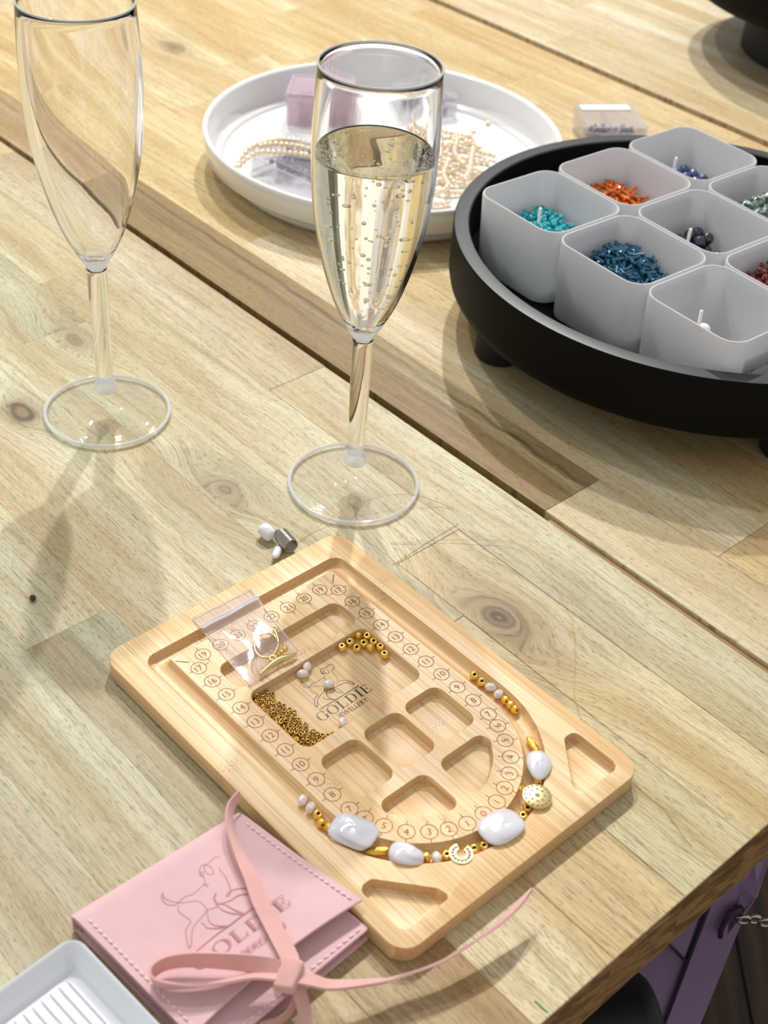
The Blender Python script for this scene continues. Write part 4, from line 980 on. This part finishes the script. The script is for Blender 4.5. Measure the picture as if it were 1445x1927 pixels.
def cup_me():
    hw, hl = cw / 2, cl / 2
    top = roundpoly([(-hw, -hl), (hw, -hl), (hw, hl), (-hw, hl)], .0125, 8)
    tp = lambda s: [(x * s, y * s) for x, y in top]
    bt = tp(.945)
    V, F = rings([z3(offset(bt, .0018), 0), z3(offset(bt, .0004), .0006), z3(bt, .0022), z3(top, CHh - .0008), z3(offset(top, .0004), CHh), z3(offset(top, .0012), CHh), z3(offset(top, .0016), CHh - .0008), z3(offset(bt, .0016), .0030), z3(offset(bt, .0032), .0016)], True, True)
    return V, F
V, F = cup_me()
cups = {}
info = {(0, 0): 'frosted square cup of turquoise seed beads, nearest the filled flute', (1, 0): 'frosted square cup of orange bugle beads', (2, 0): 'frosted square cup of navy stones, farthest back in the tray',
        (0, 1): 'frosted square cup of teal blue bugle beads', (1, 1): 'frosted square cup with a few dark purple stones in the middle of the tray', (2, 1): 'frosted square cup of mottled green round stones',
        (0, 2): 'frosted square cup with a single pale ball and a white label on its front', (1, 2): 'frosted square cup of red-brown seed beads at the right frame edge'}
cme = None
for (i, j), lab in info.items():
    c = CA + E1 * S1 * i + E2 * S2 * j
    t = empty('bead_cup', (c.x, c.y, FZ), radians(40.8)); tag(t, lab, 'cup')
    if cme is None:
        o = mk('cup_wall', V, F, M['cup'], t, radians(50)); cme = o.data
    else:
        o = link('cup_wall', cme, t)
    cups[(i, j)] = (t, c)
SC = {(0, 0): ((.0920, .7585, .0700), 'thin white scoop stick standing in the turquoise bead cup'), (2, 0): ((.1875, .8480, .0700), 'thin white scoop stick standing in the navy stone cup'),
      (1, 1): ((.1829, .7464, .0700), 'thin white scoop stick standing in the dark purple stone cup'), (0, 2): ((.1742, .6452, .0725), 'white scoop stick with a round knob in the front cup with the label')}
for key, ((x, y, z), lab) in SC.items():
    cc = cups[key][1]; base = Vector((x + .001, y + (.007 if key != (0, 2) else .0), FZ + .0040)); top = Vector((x, y, z))
    s = empty('scoop_stick', tuple(base)); tag(s, lab, 'scoop')
    mk('stick', *tube([(0, 0, 0), tuple((top - base) * .5), tuple(top - base)], .0010, 8), M['pad'], s, 3.2)
    if key == (0, 2):
        link('knob', blob('knob', .0080, .0080, .0078, M['pad'], 5, 16, 12, 2, .01), s, loc=tuple(Vector((.1778, .6459, .0600)) - base))
t, c = cups[(0, 2)]
# label on the front right face of that cup
hw, hl = cw / 2, cl / 2
lab = mk('name_label', *box(-.0195, .0195, -.0001, .0001, -.0085, .0085), M['label'], t, loc=(.0008, -hl - .00008 + .0012, .0270), rot=(-.035, 0, 0))
tv, tf = smallword('Lapis Lazuli', (-.0165, -.0025), (.0165, -.0025), 0, 1.15)
tv = [(x + .25 * y, y, z) for x, y, z in tv]
o = mk('label_text', [(x, -.00025, y) for x, y, z in tv], tf, M['text'], lab)
# fillings
CA40, SA40 = cos(radians(40.8)), sin(radians(40.8))
def toc(key, x, y):
    c = cups[key][1]; return c.x + x * CA40 - y * SA40, c.y + x * SA40 + y * CA40
def htop(x, y, zf, zn):
    # heap surface: higher towards the far side of the cup (world +y), lower near the viewer
    wy = (x * SA40 + y * CA40) / .040
    return zn + (zf - zn) * min(1, max(0, .55 + .75 * wy)) - .004 * max(0, (abs(x) / .030) ** 3) 
def cc_(x, y, hw, hl, rc=.0095):
    # keep inside the rounded corners of the cup
    dx, dy = abs(x) - (hw - rc), abs(y) - (hl - rc)
    if dx > 0 and dy > 0 and hypot(dx, dy) > rc:
        k = rc / hypot(dx, dy); x = math.copysign(hw - rc + dx * k, x); y = math.copysign(hl - rc + dy * k, y)
    return x, y
def heap(me, n, key, name, label, cat, group, r, seed, zf, zn, mat, rotf=None, fmin=-1.0):
    rs = random.Random(seed); hw, hl = cw * .94 / 2 - .0042, cl * .94 / 2 - .0042
    NX = 14; V = []; F = []
    for i in range(NX + 1):
        for j in range(NX + 1):
            x, y = cc_(hw * (2 * i / NX - 1), hl * (2 * j / NX - 1), hw, hl)
            V.append((*toc(key, x, y), htop(x, y, zf, zn) - r * 1.2 + rs.uniform(-.0006, .0006)))
    w1 = NX + 1
    for i in range(NX):
        for j in range(NX): F.append((i * w1 + j, (i + 1) * w1 + j, (i + 1) * w1 + j + 1, i * w1 + j + 1))
    ring_ = [i * w1 for i in range(w1)] + [NX * w1 + j for j in range(1, w1)] + [i * w1 + NX for i in range(NX - 1, -1, -1)] + [j for j in range(NX - 1, 0, -1)]
    nb = len(V); V += [(V[k][0], V[k][1], FZ + .0022) for k in ring_]
    for a in range(len(ring_)): b = (a + 1) % len(ring_); F.append((ring_[a], ring_[b], nb + b, nb + a))
    F.append(tuple(range(nb, nb + len(ring_))))
    o = mk('bead_heap', V, F, mat, None, 3.2); tag(o, 'closely packed lower mass of the ' + group, 'beads', kind='stuff')
    for i in range(n):
        x, y = cc_(rs.uniform(-hw, hw), rs.uniform(-hl, hl), hw, hl)
        if (x * SA40 + y * CA40) / .040 < fmin: continue
        wx, wy = toc(key, x, y)
        put(name, me, (wx, wy, htop(x, y, zf, zn) + rs.uniform(-.0010, .0014)), rotf(rs) if rotf else (rs.gauss(0, .6), rs.gauss(0, .6), rs.uniform(0, 6)), label, cat, group)
seed_t = bead_mesh('seed_bead', .00165, .00065, .0024, M['turq'], 12)
heap(seed_t, 300, (0, 0), 'seed_bead', 'turquoise seed bead in the frosted cup nearest the filled flute', 'bead', 'turquoise seed beads in the cup', .0014, 31, .0600, .048, M['turq'], None, -.35)
def bugle(mat, L, r): 
    V, F = lathe([(r * .45, -L / 2), (r * .9, -L / 2), (r, -L / 2 + .0002), (r, L / 2 - .0002), (r * .9, L / 2), (r * .45, L / 2)], 8, close=True)
    V = [(z, x, y) for x, y, z in V]; me = bpy.data.meshes.new('bugle_bead'); me.from_pydata(V, [], F); me.materials.append(mat)
    bm = bmesh.new(); bm.from_mesh(me); bmesh.ops.recalc_face_normals(bm, faces=bm.faces); bm.to_mesh(me); bm.free(); return me
flat = lambda rs: (rs.uniform(0, 6), rs.gauss(0, .28), rs.uniform(0, 6))
heap(bugle(M['bugle'], .0070, .00105), 330, (0, 1), 'bugle_bead', 'shiny teal blue bugle bead in the front left frosted cup', 'bead', 'teal blue bugle beads in the cup', .001, 32, .0665, .052, M['bugle'], flat, -.4)
heap(bugle(M['orange'], .0068, .00095), 260, (1, 0), 'orange_bugle_bead', 'shiny orange bugle bead in the second frosted cup of the back row', 'bead', 'orange bugle beads in the cup', .001, 33, .0615, .048, M['orange'], flat, -.3)
def few(me, key, n, name, label, cat, group, r, zf, zn, seed, mat):
    # round stones, packed in a slanting heap
    rs = random.Random(seed); hw, hl = cw * .94 / 2 - .003 - r, cl * .94 / 2 - .003 - r; st = r * 2.02; k = 0
    nx, ny = int(hw * 2 / st) + 1, int(hl * 2 / st) + 1
    for lay in range(6):
        for i in range(nx):
            for j in range(ny):
                x = -hw + i * st + (lay % 2) * r * .9 + rs.uniform(-.0003, .0003); y = -hl + j * st + (lay % 2) * r * .9
                z = FZ + .0016 + r + lay * r * 1.55
                if x > hw + .0006 or y > hl + .0006 or z > htop(x, y, zf, zn): continue
                if z < htop(x, y, zf, zn) - 2.4 * r: continue
                wx, wy = toc(key, x, y)
                put(name, me, (wx, wy, z), (rs.uniform(0, 6), rs.uniform(0, 6), 0), label, cat, group)
few(blob('stone', .0082, .0078, .0078, M['navy'], 3, 14, 10, 2.1, .04), (2, 0), 10, 'navy_stone', 'navy blue stone bead in the farthest frosted cup', 'stone', 'navy stones in the cup', .0039, .062, .050, 4, M['navy'])
few(blob('stone', .0082, .0082, .0082, M['purple'], 3, 14, 10, 2.0, .01), (1, 1), 10, 'purple_stone', 'round dark purple stone in the middle frosted cup', 'stone', 'dark purple stones in the cup', .0041, .0592, .048, 5, M['purple'])
few(blob('stone', .0112, .0112, .0112, M['moss'], 3, 18, 12, 2.0, .01), (2, 1), 10, 'mottled_stone', 'mottled green and white round stone in the right frosted cup', 'stone', 'mottled green stones in the cup', .0056, .073, .058, 6, M['moss'])
heap(bead_mesh('seed_bead', .0015, .0005, .0022, M['brown'], 10), 200, (1, 2), 'brown_seed_bead', 'red-brown seed bead in the cup at the right frame edge', 'bead', 'red-brown seed beads in the cup', .0014, 36, .0700, .055, M['brown'], None, -.2)

# ------------------------------------------------------------------ small things on the table
sp = empty('bead_stopper_spring', (-.0390, .5062, .0046)); tag(sp, 'steel bead stopper spring with two white plastic ends behind the beading board', 'spring')
ax = Vector((.0088, -.0120, 0)).normalized(); sd = Vector((-ax.y, ax.x, 0))
for k in range(1):
    P = []
    for i in range(15 * 18 + 1):
        t = 2 * pi * i / 18; s = (i / (15 * 18) - .5) * .0100
        P.append(ax * s + sd * .0037 * cos(t) + Vector((0, 0, .0037 * sin(t))))
    mk('coil', *tube(P, .00030, 6), M['steel'], sp, 3.2)
P = [Vector((-.0040, .0046, 0)) + Vector((-.0016 * cos(t), -.0006 * cos(t), .0030 * sin(t))) + Vector((-.0006, 0, 0)) * (i / 20) for i, t in enumerate([2 * pi * i / 10 for i in range(31)])]
mk('coil_end', *tube(P, .00028, 6), M['steel'], sp, 3.2)
pad1 = blob('cap', .0098, .0074, .0072, M['pad'], 5, 20, 12, 3.0, .02)
o = link('white_cap', pad1, sp, loc=(-.0102, .0062, -.0006), rot=(.2, .25, -.75))
pad2 = blob('cap', .0125, .0042, .0042, M['pad'], 6, 16, 12, 2.4, .02)
o = link('white_cap', pad2, sp, loc=(-.0038, -.0068, -.0020), rot=(0, .25, 1.45))
gb = bpy.data.objects.new('garnet_bead', bpy.data.meshes.new('garnet_bead')); COL.objects.link(gb)
bm = bmesh.new(); bmesh.ops.create_icosphere(bm, subdivisions=2, radius=.00165); bm.to_mesh(gb.data); bm.free(); gb.data.materials.append(M['garnet'])
gb.location = (-.15287, .45532, .00165); tag(gb, 'single faceted dark garnet bead alone on the table at the left', 'bead')
# gold thread, one long curly thread
th = [[(x / 1000, y / 1000, z) for (x, y), z in zip(THREAD[0], [.0008, .0008, .0030, .0052, .0060, .0062, .0052, .0020, .0006])],
      [(x / 1000, y / 1000, .0005 + .002 * sin(pi * i / 12)) for i, (x, y) in enumerate(THREAD[1])],
      [(x / 1000, y / 1000, .0005) for x, y in THREAD[2]], [(x / 1000, y / 1000, .0004) for x, y in THREAD[3]]]
lb = ['fine gold thread end lying across the foot of the filled flute', 'long fine gold thread curving past the wood knot to the beading board', 'fine gold thread end poking out beyond the right corner of the board', 'fine gold thread end between the flute and the wood knot']
for P, l in zip(th, lb):
    o = mk('gold_thread', *tube(smoothpts(P, 6), .00012, 5), M['thread'], None, 3.2); tag(o, l, 'thread')

# ------------------------------------------------------------------ pink pouch
po = empty('suede_pouch', (-.045, .290, 0)); tag(po, 'pink suede pouch with a pressed running dog emblem, tied with a ribbon', 'pouch')
O = Vector((-.045, .290, 0))
KS = .9908                      # the flap lies 4 mm higher than the pressed layout was measured at
def ks(l): return [(x * KS, y * KS) for x, y in l]
STRAP, LOOP, TAIL2 = ks(STRAP), ks(LOOP), ks(TAIL2); PDOG = [ks(l) for l in PDOG]; TAIL = ks(TAIL[:3]) + TAIL[3:]
Pl, Pt, Pr_, Pb = Vector((-.0974, .2850)), Vector((-.0420, .3372)), Vector((.0090, .2983)), Vector((-.0464, .2400))
Pl, Pt, Pr_, Pb = Pl * KS, Pt * KS, Pr_ * KS, Pb * KS
def flapz(u, v):
    """u 0..1 back->front, v 0..1 left->right"""
    return .0112 + .0018 * u * u + .0007 * sin(u * 5 + v * 3) * u + .0012 * (v * (1 - v)) * 2 - .0016 * max(0, 1 - u * 14) ** 2
def flapxy(u, v):
    b = Pl + (Pt - Pl) * v; f = Pb + (Pr_ - Pb) * v; p = b + (f - b) * u
    n = (Pr_ - Pt).normalized(); return p + n * (-.0030 * (4 * v * (1 - v)) * u * u * (-1)) * -1 * .9
NU, NV = 30, 26; V = []; F = []
for lay in (0, 1):
    for i in range(NU + 1):
        for j in range(NV + 1):
            u, v = i / NU, j / NV; p = flapxy(u, v); z = flapz(u, v) - (.0013 if lay else 0)
            V.append((p.x - O.x, p.y - O.y, z))
w_ = NV + 1; off = (NU + 1) * w_
for i in range(NU):
    for j in range(NV):
        q = (i * w_ + j, (i + 1) * w_ + j, (i + 1) * w_ + j + 1, i * w_ + j + 1); F.append(q); F.append(tuple(off + k for k in q[::-1]))
bd_ = [i * w_ for i in range(NU + 1)] + [NU * w_ + j for j in range(1, w_)] + [i * w_ + NV for i in range(NU - 1, -1, -1)] + [j for j in range(NV - 1, 0, -1)]
for a, b in zip(bd_, bd_[1:] + bd_[:1]): F.append((a, b, b + off, a + off))
mk('flap', V, F, M['suede'], po, radians(50))
# body of two leather layers, a little longer than the flap
ext = (Pr_ - Pt).normalized() * .0088
dVb = (Pt - Pl).normalized()
bl = [Pl + Vector((.0004, .0003)), Pb + ext, Pr_ + ext * .95 - dVb * .0035, Pt - dVb * .0035]
lp = roundpoly([tuple(p - Vector(O[:2])) for p in bl], [.001, .002, .0015, .001], 3)
def layer(name, lp, z0, z1, mat):
    mk(name, *slab(lp, z0, z1, .0003), mat, po, radians(40))
layer('back_layer', lp, .0002, .0016, M['suede'])
layer('front_layer', offset(lp, .0004), .0058, .0072, M['suede'])
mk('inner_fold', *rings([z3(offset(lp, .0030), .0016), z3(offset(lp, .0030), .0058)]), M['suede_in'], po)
mk('fold_edge', *ribbon([(*(lambda p: (p.x - O.x, p.y - O.y))(Pl + (Pt - Pl) * i / 10), .0052, pi / 2) for i in range(11)], .0088, .0008), M['suede'], po)
# stitches
def stitches(p, q_, zf, n, par, z_add=.0003):
    for i in range(n):
        a = p + (q_ - p) * ((i + .15) / n); b = p + (q_ - p) * ((i + .75) / n)
        za, zb_ = zf(i / n), zf((i + .6) / n)
        mk('stitch', *tube([(a.x - O.x, a.y - O.y, za + z_add), (b.x - O.x, b.y - O.y, zb_ + z_add)], .00036, 5), M['stitch'], par, 3.2)
ins = .0028
dF = (Pr_ - Pt).normalized(); dV = (Pt - Pl).normalized()
stitches(Pt - dV * ins + dF * .004, Pr_ - dV * ins - dF * .002, lambda t: flapz(t, .95), 21, po)
stitches(Pl + dV * ins + dF * .003, Pb + dV * ins - dF * .002, lambda t: flapz(t, .05), 21, po)
stitches(Pr_ + ext * .72 - dV * .0065, Pb + ext * .72 + dV * .003, lambda t: .0072, 22, po)
# pressed emblem
def onflap(l, wd, taper=False):
    P = smoothpts([(x / 1000, y / 1000) for x, y in l], 5); V, F = stroke(P, wd, 0, taper); out = []
    for x, y, z in V:
        p = Vector((x, y)); d = p - Pl; v = d.dot(dV) / (Pt - Pl).length; u = d.dot(dF) / (Pr_ - Pt).length
        out.append((x - O.x, y - O.y, flapz(min(1, max(0, u)), v) + .00006))
    return out, F
o = mk('pressed_dog', *join([onflap(l, .00042) for l in PDOG[:-1]]), M['deboss'], po); tag(o, 'pressed outline of a running dog')
mk('pressed_rule', *onflap(PDOG[-1], .00042), M['deboss'], po)
def drape(VF):
    V = []
    for x, y, z in VF[0]:
        d = Vector((x, y)) - Pl; v = d.dot(dV) / (Pt - Pl).length; u = d.dot(dF) / (Pr_ - Pt).length
        V.append((x - O.x, y - O.y, flapz(min(1, max(0, u)), v) + .00006))
    return V, VF[1]
letters = []
bp0, bp1 = Vector((-.0475, .2645)) * KS, Vector((-.0172, .2952)) * KS
dd = (bp1 - bp0); ln = dd.length
mk('pressed_word', *drape(word('GOLDIE', tuple(bp0), tuple(bp1), .0052, 0)), M['deboss'], po)
mk('pressed_small_word', *drape(smallword('ABERDEEN', (-.0345, .2662), (-.0180, .2822), 0, .72)), M['deboss'], po)
# ribbon
def rel(P): return [(x - O.x, y - O.y, z, a) for x, y, z, a in P]
zs = [.0165, .0163, .0158, .0150, .0146, .0145, .0148, .0160, .0166]; tl_ = [1.2, 1.1, .95, .5, .2, .1, .05, .05, 0]
ws = [.0035, .0045, .005, .0050, .0052, .0058, .0062, .0066, .0066]
P9 = smoothpts([(x / 1000, y / 1000, z, a, w0) for (x, y), z, a, w0 in zip(STRAP, zs, tl_, ws)], 5)
mk('ribbon_strap', *ribbon(rel([p[:4] for p in P9]), [p[4] for p in P9], .0009), M['ribbon'], po, radians(40))
lz = [.0170, .0178, .0180, .0176, .0170, .0164, .0162, .0163, .0166, .0168, .0168]; la = [.5, 1.0, 1.25, 1.35, 1.4, 1.45, 1.4, 1.15, .9, .7, .5]
P9 = smoothpts([(x / 1000, y / 1000, z, a) for (x, y), z, a in zip(LOOP, lz, la)], 6)
mk('bow_loop', *ribbon(rel(P9), .0062, .0009), M['ribbon'], po, radians(40))
tz = [.0165, .0155, .0135, .0105, .0096, .0098, .0104, .0112, .0120, .0128]; ta = [.2, .35, .5, .8, 1.0, 1.15, 1.2, 1.1, .9, .6]; tw = [.0062] * 8 + [.0045, .0008]
P9 = smoothpts([(x / 1000, y / 1000, z, a, w0) for (x, y), z, a, w0 in zip(TAIL, tz, ta, tw)], 6)
mk('ribbon_tail', *ribbon(rel([p[:4] for p in P9]), [p[4] for p in P9], .0010), M['ribbon'], po, radians(40))
P9 = smoothpts([(x / 1000, y / 1000, z, a) for (x, y), z, a in zip(TAIL2, [.0150, .0120, .0080, .0045, .0024], [.3, .3, .4, .2, .1])], 5)
mk('ribbon_tail', *ribbon(rel(P9), .0052, .0009), M['ribbon'], po, radians(40))
P9 = smoothpts([(x / 1000, y / 1000, z, a) for (x, y), z, a in zip(TAIL3, [.0140, .0085, .0046, .0030, .0024], [1.3, 1.4, 1.4, 1.4, 1.3])], 5)
mk('bow_loop', *ribbon(rel(P9), .0040, .0009), M['ribbon'], po, radians(40))
kn = roundpoly([(-.0040, -.0068), (.0034, -.0062), (.0042, .0050), (-.0036, .0056)], .0014, 4)
mk('knot', *slab(kn, -.0026, .0028, .0010), M['ribbon'], po, radians(60), loc=(-.0149 - O.x, .2610 - O.y, .0166), rot=(.12, -.1, -.25))

# ------------------------------------------------------------------ white ribbed tray
wt0 = Vector((-.0934, .2738)); d1 = Vector((.0379, -.0339)).normalized(); ang1 = atan2(d1.y, d1.x)
wt = empty('ribbed_tray', (wt0.x, wt0.y, .0004), ang1); tag(wt, 'glossy white plastic tray with parallel ribs beside the pouch', 'tray')
LX, LY = .125, .095
lp = roundpoly([(0, -LY), (LX, -LY), (LX, 0), (0, 0)], .0060, 7)
hz = .0115
def ri(d, r): return roundpoly([(d, -LY + d), (LX - d, -LY + d), (LX - d, -d), (d, -d)], r, 7)
mk('tray_shell', *rings([z3(offset(lp, .0042), 0), z3(offset(lp, .0034), .0006), z3(offset(lp, .0004), hz - .0006), z3(lp, hz), z3(offset(lp, .0004), hz + .0004), z3(offset(lp, .0010), hz), z3(offset(lp, .0016), hz - .0008), z3(ri(.0052, .0026), .0034), z3(ri(.0066, .0020), .0022)], True, True), M['tray_white'], wt, radians(35))
for i in range(22):
    y = -.0098 - i * .0037
    mk('rib', *tube([(.0085, y, .0021), (.0105, y, .0026), (LX - .0105, y, .0026), (LX - .0085, y, .0021)], .00052, 8), M['tray_white'], wt, 3.2)

# ------------------------------------------------------------------ handbag on a chair tucked under the table
ch = empty('black_chair', (.045, .420, -.7409)); tag(ch, 'black padded chair tucked under the table edge', 'chair')
SH = .395
mk('seat', *slab(roundpoly([(-.25, -.20), (.175, -.20), (.175, .21), (-.25, .21)], .04, 6), SH - .045, SH, .012), M['blackseat'], ch, radians(50))
for x, y in ((-.22, -.17), (.150, -.17), (-.22, .18), (.150, .18)):
    mk('leg', *tube([(x, y, 0), (x, y, SH - .045)], .013, 12), M['black'], ch, 3.2)
arm = [(-.20, -.110), (-.10, -.085), (.02, -.062), (.096, -.046), (.126, -.040)]
V, F = tube([(x, y, .532) for x, y in smoothpts(arm, 5)], [.034] * 19 + [.030, .017], 20)
mk('armrest', V, F, M['blackseat'], ch, 3.2)
mk('arm_post', *tube([(.06, -.060, SH - .004), (.06, -.056, .515)], .013, 10), M['black'], ch, 3.2)
mk('arm_post', *tube([(-.15, -.100, SH - .004), (-.15, -.098, .515)], .013, 10), M['black'], ch, 3.2)
hb = empty('mauve_handbag', (.120, .486, -.3455)); tag(hb, 'mauve leather handbag with a metal strap clasp standing on the black chair', 'bag')
bp = [(-.10, -.040), (.096, -.042), (.104, -.034), (.104, .040), (-.10, .042)]
lp = roundpoly(bp, [.012, .006, .006, .012, .012], 5)
def sc(l, s, dx=0): return [(x * s + dx, y * s) for x, y in l]
mk('bag_body', *rings([z3(sc(lp, .97), 0), z3(lp, .006), z3(sc(lp, 1.0), .12), z3(sc(lp, .96), .235), z3(sc(lp, .90), .240)], True, True), M['mauve'], hb, radians(40))
mk('side_panel', *box(.084, .1045, -.0445, -.0415, .004, .225), M['mauve'], hb)
mk('edge_piping', *tube([(.083, -.0440, .003), (.083, -.0445, .12), (.084, -.0440, .232)], .0013, 6), M['mauve_dark'], hb, 3.2)
mk('front_flap', *rings([[(-.09, -.0440, .235), (.080, -.0440, .235), (.080, -.0450, .112), (.066, -.0452, .132), (-.09, -.0452, .136)], [(-.09, -.0416, .235), (.080, -.0416, .235), (.080, -.0424, .112), (.066, -.0424, .132), (-.09, -.0424, .136)]], True, True), M['mauve'], hb)
mk('edge_piping', *tube([(.081, -.0450, .112), (.066, -.0458, .131), (-.09, -.0458, .135)], .0012, 6), M['mauve_dark'], hb, 3.2)
mk('strap', *ribbon([(.098, -.0470, .150, 0), (.1000, -.0475, .185, 0), (.1010, -.0440, .215, 0), (.1000, -.020, .250, 0), (.099, .010, .254, 0), (.099, .030, .236, 0)], .010, .002), M['mauve'], hb)
mk('strap_loop', *tube([(.094, -.0480, .142), (.0925, -.0490, .150), (.0935, -.0490, .166), (.099, -.0495, .172)], .0017, 6), M['mauve_dark'], hb, 3.2)
for k in range(4):
    mk('clasp_ring', *tube([(.101 + k * .0062 + .0036 * cos(a), -.0520 + .0012 * (k % 2), .165 + .0030 * sin(a) - k * .0006) for a in [2 * pi * i / 14 for i in range(14)]], .0011, 6, True), M['steel'], hb, 3.2)
mk('clasp_stud', *lathe([(0, -.0045), (.004, -.0035), (.005, 0), (.004, .0035), (0, .0045)], 16), M['steel'], hb, 3.2, loc=(.1275, -.0500, .1640))
